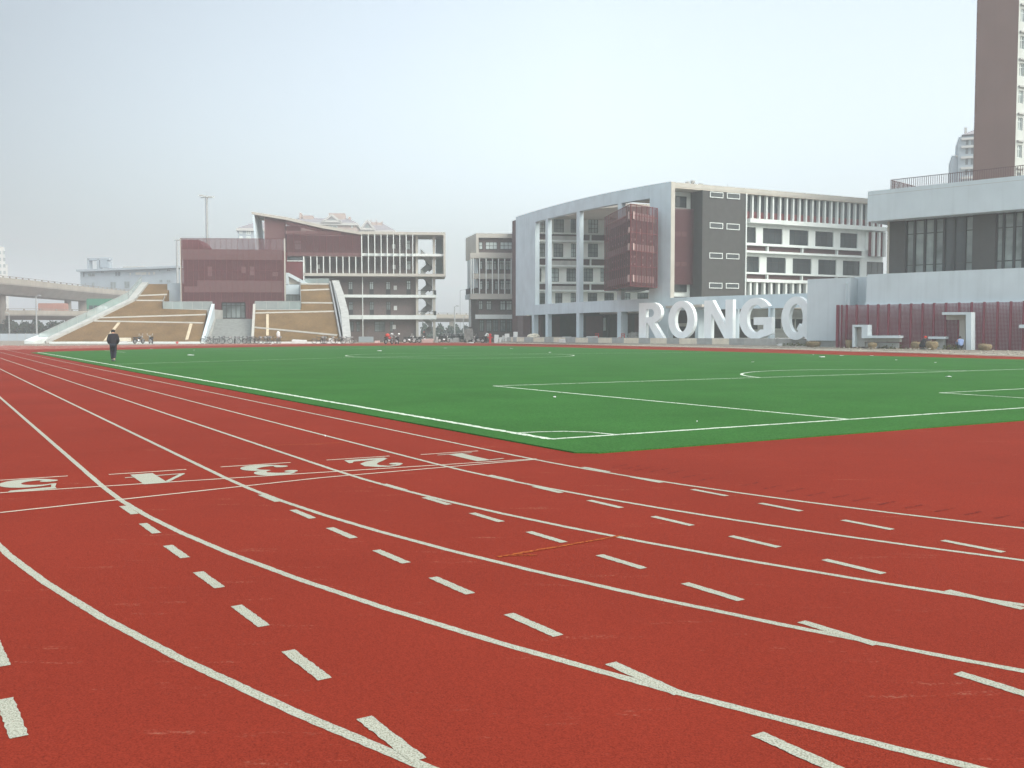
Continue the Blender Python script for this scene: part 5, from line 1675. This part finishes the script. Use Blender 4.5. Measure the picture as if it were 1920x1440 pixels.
ms = [(260, 644, 146, 62, 'grey motorcycle in front of the brown ramp, left of a pair', 'motorcycles by the brown ramp'),
      (283, 644, 146, 125, 'grey motorcycle in front of the brown ramp, right of a pair', 'motorcycles by the brown ramp'),
      (729, 648, 140, 60, 'motorcycle with a red load near the edge of the green pitch', None),
      (744, 648, 139, 110, 'motorcycle just right of the one with the red load', None),
      (767, 640, 158, 10, 'motorcycle before the finned block, left one of the near three', 'motorcycles before the finned block'),
      (778, 640, 159, 170, 'motorcycle before the finned block, middle one of the near three', 'motorcycles before the finned block'),
      (787, 640, 160, 20, 'motorcycle before the finned block, right one of the near three', 'motorcycles before the finned block'),
      (832, 638, 166, 15, 'motorcycle standing at the corner of the finned block', None),
      (897, 641, 156, 165, 'large motorcycle parked in front of the narrow middle block', None)]
for i, (px, py, Y, hd, lab, g) in enumerate(ms):
    o = place('m', px, py, Y, hd, lab, g or 'motorcycles along the far edge', s=1.15, tint=('fuel_tank', 'red_paint') if i == 2 else None)
lo_ = MB(); p = at(730, 640, 140)
lo_.blob((p.x - .25, 140.1, 1.25), .34, .25, .26, 5, .35); tag(lo_.build('cloth_bundle', M['red_cloth'], None, smooth=True), 'red cloth bundle lying on a parked motorcycle', 'bundle')
for px, lab in ((734.5, 'white helmet on the motorcycle with the red bundle'), (748, 'white helmet on the motorcycle right of the red bundle')):
    p = at(px, 632, 139.6); m = MB(); m.blob((p.x, 139.6, 1.42), .17, .17, .15, 4, .05); tag(m.build('helmet', M['foam'], None, smooth=True), lab, 'helmet')
p = at(523, 640, 144); m = MB(); m.blob((p.x, 143.6, 1.35), .3, .25, .5, 2, .25); tag(m.build('sack', M['foam'], None, smooth=True), 'white sack hung on a bicycle at the foot of the right ramp', 'sack')
# cargo tricycle
tp = at(879, 600, 160)
tri = thing('cargo_tricycle', 'dark covered cargo tricycle between the packed bicycles and the middle block', 'tricycle', (tp.x, 160, 0))
m = MB(); m.hexa([(tp.x - .75, 159.2, .45), (tp.x + .75, 159.2, .45), (tp.x + .75, 161, .45), (tp.x - .75, 161, .45), (tp.x - .68, 159.2, 2.3), (tp.x + .6, 159.2, 2.3), (tp.x + .6, 161, 2.2), (tp.x - .68, 161, 2.2)]); m.build('cover', M['rubble'], tri)
for dx, dy in ((-.55, 159.0), (.55, 159.0), (-.05, 161.6)):
    m = MB(); m.tube([(tp.x + dx - .07, dy, .34), (tp.x + dx + .07, dy, .34)], .34, 14); m.build('wheel', M['black'], tri)
m = MB(); m.bar((tp.x, 161, .6), (tp.x - .05, 161.6, .9), .1); m.tube([(tp.x - .4, 161.5, 1.1), (tp.x + .4, 161.5, 1.1)], .03, 6); m.build('front_fork', M['bike'], tri)

# ================================================================== PEOPLE
def skinned(name, verts, edges, rad, m_, parent, sub=2):
    me = bpy.data.meshes.new(name)
    me.from_pydata([tuple(v) for v in verts], edges, [])
    o = bpy.data.objects.new(name, me)
    COL.objects.link(o)
    o.parent = parent
    md = o.modifiers.new('skin', 'SKIN')
    md.use_smooth_shade = True
    sv = me.skin_vertices[0].data
    for i, r in enumerate(rad):
        sv[i].radius = r if isinstance(r, tuple) else (r, r)
    sv[0].use_root = True
    if sub:
        ss = o.modifiers.new('sub', 'SUBSURF'); ss.levels = sub; ss.render_levels = sub
    me.materials.append(m_)
    return o
def person(label, loc, heading, J, coat='jacket', trousers='jeans', hat=None, scale=1.0):
    """J: joints in the figure's own space (x right, y forward, z up)"""
    t = thing('person', label, 'person', (0, 0, 0))
    V = {k: Vector(v) for k, v in J.items()}
    names, rad, edges = [], [], []
    def add(n, r):
        names.append(n); rad.append(r); return len(names) - 1
    pel = add('pelvis', (.15, .11)); wa = add('waist', (.145, .105)); ch = add('chest', (.17, .12)); nk = add('neck', .06); hd = add('head0', .085); h1 = add('head1', .10); h2 = add('head2', .085)
    edges += [(pel, wa), (wa, ch), (ch, nk), (nk, hd), (hd, h1), (h1, h2)]
    fing = []
    for s in 'lr':
        a = add('sh_' + s, .075); b = add('el_' + s, .05); c = add('wr_' + s, .032); d = add('ha_' + s, (.042, .022))
        edges += [(ch, a), (a, b), (b, c), (c, d)]
        e = add('hip_' + s, .10); f = add('kn_' + s, .068); g = add('an_' + s, .043); k = add('toe_' + s, .038)
        edges += [(pel, e), (e, f), (f, g), (g, k)]
    V['head0'] = V['head'] + (V['neck'] - V['head']) * .45
    V['head1'] = V['head']
    V['head2'] = V['head'] + (V['head'] - V['neck']).normalized() * .09
    for s in 'lr':
        V['ha_' + s] = V['wr_' + s] + (V['wr_' + s] - V['el_' + s]).normalized() * .09
    vv = [V[n] for n in names]
    # five fingers on every hand
    for s in 'lr':
        hi = names.index('ha_' + s)
        ax = (V['wr_' + s] - V['el_' + s]).normalized()
        side = ax.cross(Vector((0, 1, .3))).normalized()
        down = ax.cross(side).normalized()
        for q, (off, ln) in enumerate(((-.03, .07), (-.01, .085), (.01, .08), (.03, .06))):
            a = len(vv); vv.append(V['ha_' + s] + side * off + ax * .03); rad.append(.010)
            b = len(vv); vv.append(V['ha_' + s] + side * off * 1.1 + ax * (.03 + ln * .55) + down * .012); rad.append(.009)
            c = len(vv); vv.append(V['ha_' + s] + side * off * 1.1 + ax * (.03 + ln * .85) + down * .035); rad.append(.008)
            edges.extend([(hi, a), (a, b), (b, c)])
        a = len(vv); vv.append(V['ha_' + s] - side * .05 - ax * .01); rad.append(.011)
        b = len(vv); vv.append(V['ha_' + s] - side * .065 + ax * .03); rad.append(.009)
        edges.extend([(hi, a), (a, b)])
    skinned('body', vv, edges, rad, M['skin'], t)
    fw = Vector(J.get('face', (0, 1, 0))).normalized()
    c = V['head']
    rt = fw.cross(Vector((0, 0, 1))).normalized()
    mb = MB(); mb.blob(c + fw * .105, .018, .022, .028); mb.blob(c + rt * .098, .016, .026, .034); mb.blob(c - rt * .098, .016, .026, .034); mb.build('nose_and_ears', M['skin'], t, smooth=True)
    mb = MB()
    for sx in (-1, 1): mb.blob(c + fw * .096 + rt * sx * .035 + Vector((0, 0, .02)), .012, .012, .009)
    mb.bar(c + fw * .098 + rt * -.025 + Vector((0, 0, -.05)), c + fw * .098 + rt * .025 + Vector((0, 0, -.05)), .010); mb.build('eyes_and_mouth', M['hair'], t)
    mb = MB(); mb.blob(c - fw * .022 + (V['head'] - V['neck']).normalized() * .03, .112, .114, .112, 3, .06, 14, 9); mb.build('hair' if not hat else 'hat', M['hair'] if not hat else M[hat], t, smooth=True)
    if hat:
        mb = MB(); k = c + (V['head'] - V['neck']).normalized() * .05; mb.tube([k, k + Vector((0, 0, .015))], .155, 16); mb.build('hat_brim', M[hat], t)
    # clothes: the same skeleton, a little fuller
    cn = ['waist0', 'waist', 'chest', 'coll', 'sh_l', 'el_l', 'cf_l', 'sh_r', 'el_r', 'cf_r']
    V['waist0'] = V['pelvis'] + (V['waist'] - V['pelvis']) * -.75
    V['coll'] = V['chest'] + (V['neck'] - V['chest']) * 1.02
    for s in 'lr': V['cf_' + s] = V['wr_' + s] * .93 + V['el_' + s] * .07
    cr = [(.20, .16), (.20, .155), (.215, .16), .088, .112, .088, .066, .112, .088, .066]
    skinned('jacket', [V[n] for n in cn], [(0, 1), (1, 2), (2, 3), (2, 4), (4, 5), (5, 6), (2, 7), (7, 8), (8, 9)], cr, M[coat], t)
    V['tp'] = V['pelvis']
    tn = ['tp', 'hip_l', 'kn_l', 'cu_l', 'hip_r', 'kn_r', 'cu_r']
    for s in 'lr': V['cu_' + s] = V['an_' + s] * .97 + V['kn_' + s] * .03
    skinned('trousers', [V[n] for n in tn], [(0, 1), (1, 2), (2, 3), (0, 4), (4, 5), (5, 6)], [(.17, .13), .115, .088, .075, .115, .088, .075], M[trousers], t)
    for s in 'lr':
        a, b = V['an_' + s], V['toe_' + s]
        d = (b - a); d.z = 0; d = d.normalized() if d.length > .01 else Vector((0, 1, 0))
        mb = MB()
        base = Vector((a.x, a.y, b.z - .03))
        mb.tube([base - d * .09 + Vector((0, 0, .05)), base - d * .02 + Vector((0, 0, .06)), base + d * .1 + Vector((0, 0, .045)), base + d * .19 + Vector((0, 0, .03))], [.045, .055, .05, .03], 8)
        mb.build('shoe', M['shoe'], t, smooth=True)
    t.location = loc
    t.rotation_euler = (0, 0, R(heading))
    t.scale = (scale,) * 3
    return t
pw = gp(213, 678)
person('man in a black jacket and dark jeans walking away over the pitch, head bowed', (pw.x, pw.y, .016), 20, dict(
    pelvis=(0, 0, .93), waist=(0, .01, 1.08), chest=(0, .03, 1.33), neck=(0, .07, 1.50), head=(0, .15, 1.60), face=(0, 1, -.5),
    sh_l=(-.19, .03, 1.40), el_l=(-.26, -.04, 1.13), wr_l=(-.19, .14, .95), sh_r=(.19, .03, 1.40), el_r=(.26, -.04, 1.13), wr_r=(.19, .14, .95),
    hip_l=(-.09, 0, .89), kn_l=(-.09, .13, .50), an_l=(-.06, .05, .09), toe_l=(-.06, .2, .035),
    hip_r=(.09, 0, .89), kn_r=(.08, .02, .48), an_r=(.045, -.22, .13), toe_r=(.04, -.1, .035)), scale=1.0)
crouch = dict(pelvis=(0, -.12, .30), waist=(0, -.10, .45), chest=(0, .06, .66), neck=(0, .15, .80), head=(0, .21, .92), face=(0, 1, -.3),
    sh_l=(-.19, .07, .72), el_l=(-.22, .26, .50), wr_l=(-.12, .46, .42), sh_r=(.19, .07, .72), el_r=(.22, .26, .50), wr_r=(.12, .46, .42),
    hip_l=(-.1, -.1, .28), kn_l=(-.14, .24, .46), an_l=(-.12, .03, .09), toe_l=(-.12, .18, .035), hip_r=(.1, -.1, .28), kn_r=(.14, .24, .46), an_r=(.12, .03, .09), toe_r=(.12, .18, .035))
p = at(1731, 650, 88.5)
person('crouching worker in a red hat and black jacket between two wicker baskets', (p.x, p.y, .12), -70, crouch, 'jacket', 'jeans', 'red_cloth', 1.12)
p = at(1800.5, 650, 86.6)
person('worker in a light blue shirt sitting bent under the white portal', (p.x, p.y, .10), -10, crouch, 'blue_cloth', 'jeans', None, 1.12)
p = at(911, 640, 158)
person('worker in a pale shirt bending over in front of the middle block', (p.x, p.y, 0), -60, dict(
    pelvis=(0, -.1, .90), waist=(0, .02, 1.04), chest=(0, .2, 1.22), neck=(0, .33, 1.34), head=(0, .42, 1.42), face=(0, 1, -.6),
    sh_l=(-.2, .22, 1.30), el_l=(-.22, .33, 1.03), wr_l=(-.15, .48, .86), sh_r=(.2, .22, 1.30), el_r=(.22, .33, 1.03), wr_r=(.15, .48, .86),
    hip_l=(-.09, -.1, .86), kn_l=(-.11, .02, .48), an_l=(-.11, -.06, .09), toe_l=(-.11, .1, .035), hip_r=(.09, -.1, .86), kn_r=(.12, .06, .48), an_r=(.12, .05, .09), toe_r=(.12, .2, .035)), 'pale_cloth', 'jeans', None, 1.12)
p = at(795, 636, 166)
person('worker in dark clothes and an orange red hat standing beside the open stair hall', (p.x, p.y, 0), 200, dict(
    pelvis=(0, 0, .93), waist=(0, 0, 1.08), chest=(0, .01, 1.33), neck=(0, .02, 1.50), head=(0, .04, 1.62),
    sh_l=(-.20, 0, 1.42), el_l=(-.24, -.02, 1.13), wr_l=(-.24, .1, .88), sh_r=(.20, 0, 1.42), el_r=(.24, -.02, 1.13), wr_r=(.24, .1, .88),
    hip_l=(-.09, 0, .89), kn_l=(-.10, .03, .48), an_l=(-.10, 0, .09), toe_l=(-.11, .15, .035), hip_r=(.09, 0, .89), kn_r=(.10, .03, .48), an_r=(.10, 0, .09), toe_r=(.11, .15, .035)), 'jacket', 'jeans', 'red_cloth', 1.05)

# ================================================================== SITE MATERIALS AND SMALL THINGS
def boxthing(name, label, cat, px0, px1, y0, y1, Y, dep, m_, group=None, jit=.03, zmin=None):
    a, b = at(px0, 600, Y), at(px1, 600, Y)
    z0, z1 = at(px0, y1, Y).z, at(px0, y0, Y).z
    if zmin is not None: z1 += zmin - z0; z0 = zmin
    j = lambda: random.uniform(-jit, jit)
    m = MB()
    e = .02
    m.hexa([(a.x + j(), Y + j(), z0), (b.x + j(), Y + j(), z0), (b.x + j(), Y + dep, z0), (a.x + j(), Y + dep, z0), (a.x + j() + e, Y + e, z1), (b.x + j() - e, Y + e, z1 + j()), (b.x + j() - e, Y + dep, z1), (a.x + j() + e, Y + dep, z1 + j())])
    o = m.build(name, M[m_], None)
    md = o.modifiers.new('bevel', 'BEVEL'); md.width = .02; md.segments = 1
    return tag(o, label, cat, group)
SG = 'white blocks stacked right of the red standpipe'
st = [(926.5, 935, 623.3, 638.5), (936, 940.5, 628, 638.5), (941.5, 945.5, 624.5, 638.5), (946, 955, 621, 638.5), (956, 961.5, 631.5, 638.5), (962.3, 970.5, 617.3, 638.5), (967, 975, 632, 640)]
n_ = 0
for i, (x0, x1, y0, y1) in enumerate(st):
    Y = 153 - (i == 6) * 1.2 - (i % 2) * .4
    cnt = max(1, round((y1 - y0) / 7))
    zlow = 0.0
    hh = (y1 - y0) / FPX * Y / cnt * 1.0
    for k in range(cnt):
        a = y1 - (y1 - y0) * k / cnt
        boxthing('foam_block', 'white block, %s of the white stacks by the red standpipe, %s' % (ORD[i] if i == 0 else ORD[i], ('bottom', 'second up', 'third up')[k] if cnt > 1 else 'standing alone'), 'block', x0, x1, a - (y1 - y0) / cnt, a, Y, 1.0, 'foam', SG, .05, zlow + k * (hh + .004))
boxthing('foam_board', 'long white board lying at the foot of the right ramp', 'board', 546.5, 574, 637, 643.5, 146, .5, 'foam', None, .12, 0)
boxthing('foam_board', 'small white board leaning behind the bicycles at the right ramp', 'board', 616, 624.5, 633.5, 643, 147, .3, 'foam', None, .05, 0)
boxthing('foam_board', 'white block behind the walking man at the left ramp', 'board', 222, 236, 643.5, 648, 140, .8, 'foam', None, .08, 0)
boxthing('work_table', 'pale table top beside the walking man at the left ramp', 'table', 222, 240, 634, 640.5, 146, 1.2, 'sandstone', None, .05, .35)
boxthing('foam_block', 'white block standing against the low wall left of the letter R', 'block', 1049, 1060.5, 633.5, 640.5, 137, .7, 'foam', None, .06, .22)
boxthing('foam_board', 'thin white sheet lying on top of the low wall', 'board', 1055, 1072, 631.6, 632.6, 141.5, .9, 'foam', None, .05, PZ + .035)
boxthing('foam_board', 'white boards lying on the low wall beside the red frame', 'board', 1100, 1121, 631, 632.8, 136.5, .9, 'foam', None, .05, PZ + .035)
boxthing('foam_block', 'small white block on the verge under the letter Q', 'block', 1460, 1468, 645, 649, 104.3, .5, 'foam', None, .05, .2)
boxthing('pavers', 'low stack of pinkish paving slabs left of the near motorcycles', 'paving slabs', 702, 711, 635.5, 639.5, 158, .8, 'pinkish', None, .06, 0)
boxthing('pavers', 'heap of pinkish paving slabs right of the three near motorcycles', 'paving slabs', 790, 812, 633, 639.5, 160, 1.2, 'pinkish', None, .15, 0)
boxthing('stone_slab', 'grey slab standing right of the paving heap', 'slab', 816, 821, 630, 641, 161, .4, 'grey_block', None, .05, 0)
boxthing('stone_block', 'grey stone block lying before the packed bicycles', 'block', 849, 860, 627, 635, 168, 1.0, 'grey_block', None, .08, 0)
boxthing('stone_slab', 'flat pale slab lying before the large motorcycle', 'slab', 876, 887, 637.5, 639.5, 152, 1.0, 'foam', None, .12, 0)
boxthing('stone_slab', 'grey stone slab leaning left of the stone block by the packed bicycles', 'slab', 839, 847, 629, 636, 167, .8, 'grey_block', None, .15, 0)
boxthing('crate', 'dark crate at the corner of the right ramp parapet', 'crate', 660, 668, 637, 641.5, 158, .8, 'rubble', None, .06, 0)
boxthing('wall_panel', 'low grey site panel in front of the finned block', 'panel', 672, 700, 630, 640, 171.5, .2, 'far_blue', None, .01, 0)
boxthing('wall_panel', 'low grey site panel left of the big letters', 'panel', 944, 958, 625, 634, 156, .3, 'concrete', None, .01, 0)
# hydrants
def hydrant(label, px, y0, Y, r=.13):
    b = at(px, 640, Y); zt_ = at(px, y0, Y).z
    t = thing('standpipe', label, 'standpipe', Vector((b.x, Y, 0)))
    m = MB(); m.tube([(b.x, Y, 0), (b.x, Y, .12), (b.x, Y, .121), (b.x, Y, zt_ * .85)], [r * 1.6, r * 1.6, r, r], 12); m.build('pipe', M['red_paint'], t)
    m = MB(); m.blob((b.x, Y, zt_ * .88), r * 1.35, r * 1.35, zt_ * .12, 1, .03); m.build('cap', M['red_paint'], t, smooth=True)
    m = MB(); m.tube([(b.x - r * 2.4, Y, zt_ * .6), (b.x + r * 2.4, Y, zt_ * .6)], r * .55, 8); m.build('outlet', M['red_paint'], t)
hydrant('red standpipe left of the white stacked blocks', 919, 625.5, 150, .16)
hydrant('small red standpipe at the foot of the left ramp', 332, 640, 146, .1)
def redframe(label, x0, x1, y0, Y):
    a, b = at(x0, 640, Y), at(x1, 640, Y); zt_ = at(x0, y0, Y).z
    t = thing('barrier_frame', label, 'barrier', Vector((a.x, Y, PZ)))
    m = MB(); m.tube([(a.x, Y, PZ), (a.x, Y, zt_), (b.x, Y, zt_), (b.x, Y, PZ)], .07, 8); m.build('tube_frame', M['red_paint'], t)
    m = MB(); m.tube([(a.x, Y, PZ), (a.x - .3, Y + .5, PZ)], .06, 6); m.tube([(a.x, Y, (PZ + zt_) / 2), (b.x, Y, (PZ + zt_) / 2)], .05, 6); m.build('foot', M['red_paint'], t)
redframe('red tube frame standing left of the middle pillar', 1116.5, 1122, 625.5, 139)
redframe('red tube frame beside the pillar left of the rubble heap', 1165, 1170.5, 626, 133)
def heap(name, label, cat, px, Y, rx, ry, rz, m_, z=0, n=26, seed=1):
    c = at(px, 640, Y)
    rr = random.Random(seed)
    m = MB(); m.blob((c.x, Y, z), rx, ry, rz, seed, .35, 16, 10)
    for k in range(n):
        a = rr.uniform(0, 6.28); q = rr.uniform(.2, 1.0)
        s = rr.uniform(.05, .16) * max(rx, .6)
        m.blob((c.x + rx * q * math.cos(a), Y + ry * q * math.sin(a), z + rz * max(0, 1 - q * q) ** .5 * .95), s, s, s * .7, k + seed, .5, 6, 4)
    return tag(m.build(name, M[m_], None), label, cat)
heap('rubble_heap', 'grey heap of rubble left of the letter R', 'rubble', 1189, 131, 1.0, .8, .75, 'rubble', PZ, 40, 2)
heap('rubble_heap', 'small heap of earth at the left end of the curved block', 'rubble', 1000, 152, 1.0, .8, .55, 'sandstone', PZ, 30, 5)
# wicker baskets and straw bundles at the hall
def basket(label, px, Y, r, h, seed, tilt=0.0):
    c = at(px, 640, Y)
    t = thing('wicker_basket', label, 'basket', Vector((c.x, Y, .08)))
    m = MB()
    n, lv = 22, 9
    base = len(m.v)
    for i in range(lv + 1):
        f = i / lv
        rr = r * (.72 + .42 * math.sin(f * 2.2)) * (1 if f < .95 else .92)
        for j in range(n):
            a = 2 * math.pi * j / n
            k = 1 + .05 * ((i + j) % 2) + .10 * noise.noise(Vector((math.cos(a) * 2, math.sin(a) * 2, f * 2 + seed)))
            m.v.append(Vector((c.x + rr * k * math.cos(a) + tilt * f * h, Y + rr * k * math.sin(a), .08 + h * f)))
    for i in range(lv):
        for j in range(n):
            m.f.append([base + i * n + j, base + i * n + (j + 1) % n, base + (i + 1) * n + (j + 1) % n, base + (i + 1) * n + j])
    m.f.append([base + lv * n + j for j in range(n)])
    m.build('basket_body', M['wicker'], t)
    m = MB()
    for k in range(26):
        a = random.uniform(0, 6.28); q = random.uniform(0, r * .8)
        p0 = Vector((c.x + q * math.cos(a) + tilt * h, Y + q * math.sin(a), .06 + h))
        m.bar(p0, p0 + Vector((random.uniform(-.2, .2), random.uniform(-.2, .2), random.uniform(.02, .14))), .02)
    m.build('straw', M['wicker'], t)
for lab, px, Y, r, h in (('wicker basket by the corner of the white box', 1525, 99.5, .62, .62), ('tall straw bundle left of the low white portal', 1593, 95.2, .34, .78), ('square wicker basket before the low white bench', 1635.5, 92.6, .36, .55),
                         ('wicker basket left of the crouching worker', 1717, 89.8, .36, .66), ('wicker basket right of the crouching worker', 1747.5, 87.2, .46, .72), ('flat straw heap right of the tall white portal', 1847, 83.6, .48, .52)):
    basket(lab, px, Y, r, h, px)
# verge plants: ground cover of small leaf clumps
mb = MB()
for x0, x1, Ya, Yb, n in ((1458, 1600, 105.5, 98.6, 900), (1630, 1690, 94.6, 92.4, 300), (1768, 1800, 88.8, 87.6, 160), (1600, 1800, 95.6, 88.2, 160)):
    for k in range(n):
        t = random.random(); Y = Ya + (Yb - Ya) * t + random.uniform(-.8, .5)
        c = at(x0 + (x1 - x0) * t, 640, Y)
        z = .1 + random.random() ** 1.5 * .38
        s = random.uniform(.05, .14)
        d1 = Vector((random.gauss(0, 1), random.gauss(0, 1), random.gauss(0, 1))).normalized() * s
        d2 = Vector((random.gauss(0, 1), random.gauss(0, 1), random.gauss(0, 1))).normalized() * s
        p = Vector((c.x, Y, z)); mb.poly([p, p + d1, p + d1 + d2, p + d2])
tag(mb.build('undergrowth', M['plants'], None, fixn=False), 'low yellow green plants along the foot of the hall', 'plants', None, 'stuff')
# straw litter and stones on the verge
mb = MB()
for k in range(500):
    px = random.uniform(930, 1920); 
    i = random.random()
    ky = np.interp(px, [930, 1060, 1200, 1380, 1500, 1700, 1920], [643.5, 645.6, 648.8, 652.8, 655.6, 661.3, 668.2])
    c = gp(px, ky - i * 4)
    c.z = .03 + .2 * i
    s = random.uniform(.03, .12)
    mb.blob(c, s, s, s * .5, k, .4, 5, 3)
for k in range(260):
    px = random.uniform(-40, 930)
    ky = np.interp(px, [-60, 100, 320, 500, 640, 760, 930], [648, 648, 645.5, 644, 643, 641.8, 642])
    c = gp(px, ky + random.uniform(-1.2, 1.0)); c.z = 0.0
    s = random.uniform(.04, .14)
    mb.blob(c, s, s, s * .5, k, .4, 5, 3)
tag(mb.build('debris', M['debris'], None), 'small stones and scraps scattered along the far edge of the track', 'debris', None, 'stuff')
# paper scraps on the turf
scr = [(358, 667, .28), (712, 658.5, .25), (835, 653.3, .2), (959, 653.8, .2), (1031.5, 661.5, .14), (1411, 680, .1), (1541, 670.5, .22), (1578, 667.5, .18), (1525, 666, .08), (1634, 667.8, .16), (1680, 676.5, .08), (1778, 708, .13), (1754, 681, .07), (284, 655, .16), (364, 657.2, .1), (508, 647, .22), (1040, 746.5, .045), (610, 821, .014), (1307, 795, .014)]
for i, (px, py, s) in enumerate(sorted(scr)):
    p = gp(px, py)
    s *= .7
    m = MB()
    a = random.uniform(-.3, .3)
    dx, dy = Vector((math.cos(a), math.sin(a), 0)) * s, Vector((-math.sin(a), math.cos(a), 0)) * s * .8
    q = [p - dx - dy, p + dx - dy * .8, p + dx * .9 + dy, p - dx * .8 + dy]
    zs = [.02 + random.uniform(0, .03) for _ in q]
    m.hexa([Vector((v.x, v.y, zz)) for v, zz in zip(q, zs)] + [Vector((v.x, v.y, zz + .012 + random.uniform(0, .05) * (s > .15))) for v, zz in zip(q, zs)])
    tag(m.build('paper_scrap', M['foam'], None), 'white scrap of paper on the ground, %s of the scattered scraps' % ordn(i), 'paper scrap', 'paper scraps lying on the pitch')

# ================================================================== HAZE
hz = bpy.data.materials.new('haze_air')
hz.use_nodes = True
t = hz.node_tree
for n in list(t.nodes):
    if n.type != 'OUTPUT_MATERIAL': t.nodes.remove(n)
pv = t.nodes.new('ShaderNodeVolumePrincipled')
pv.inputs['Color'].default_value = (0.93, 0.96, 1.0, 1)
pv.inputs['Density'].default_value = HAZE_DENSITY
pv.inputs['Anisotropy'].default_value = 0.2
t.links.new(pv.outputs[0], [n for n in t.nodes if n.type == 'OUTPUT_MATERIAL'][0].inputs['Volume'])
hz.cycles.homogeneous_volume = True
m = MB(); m.box(-1250, 1250, -70, 1300, -1.1, 72)
tag(m.build('haze', hz, None), None, None, None, 'stuff')
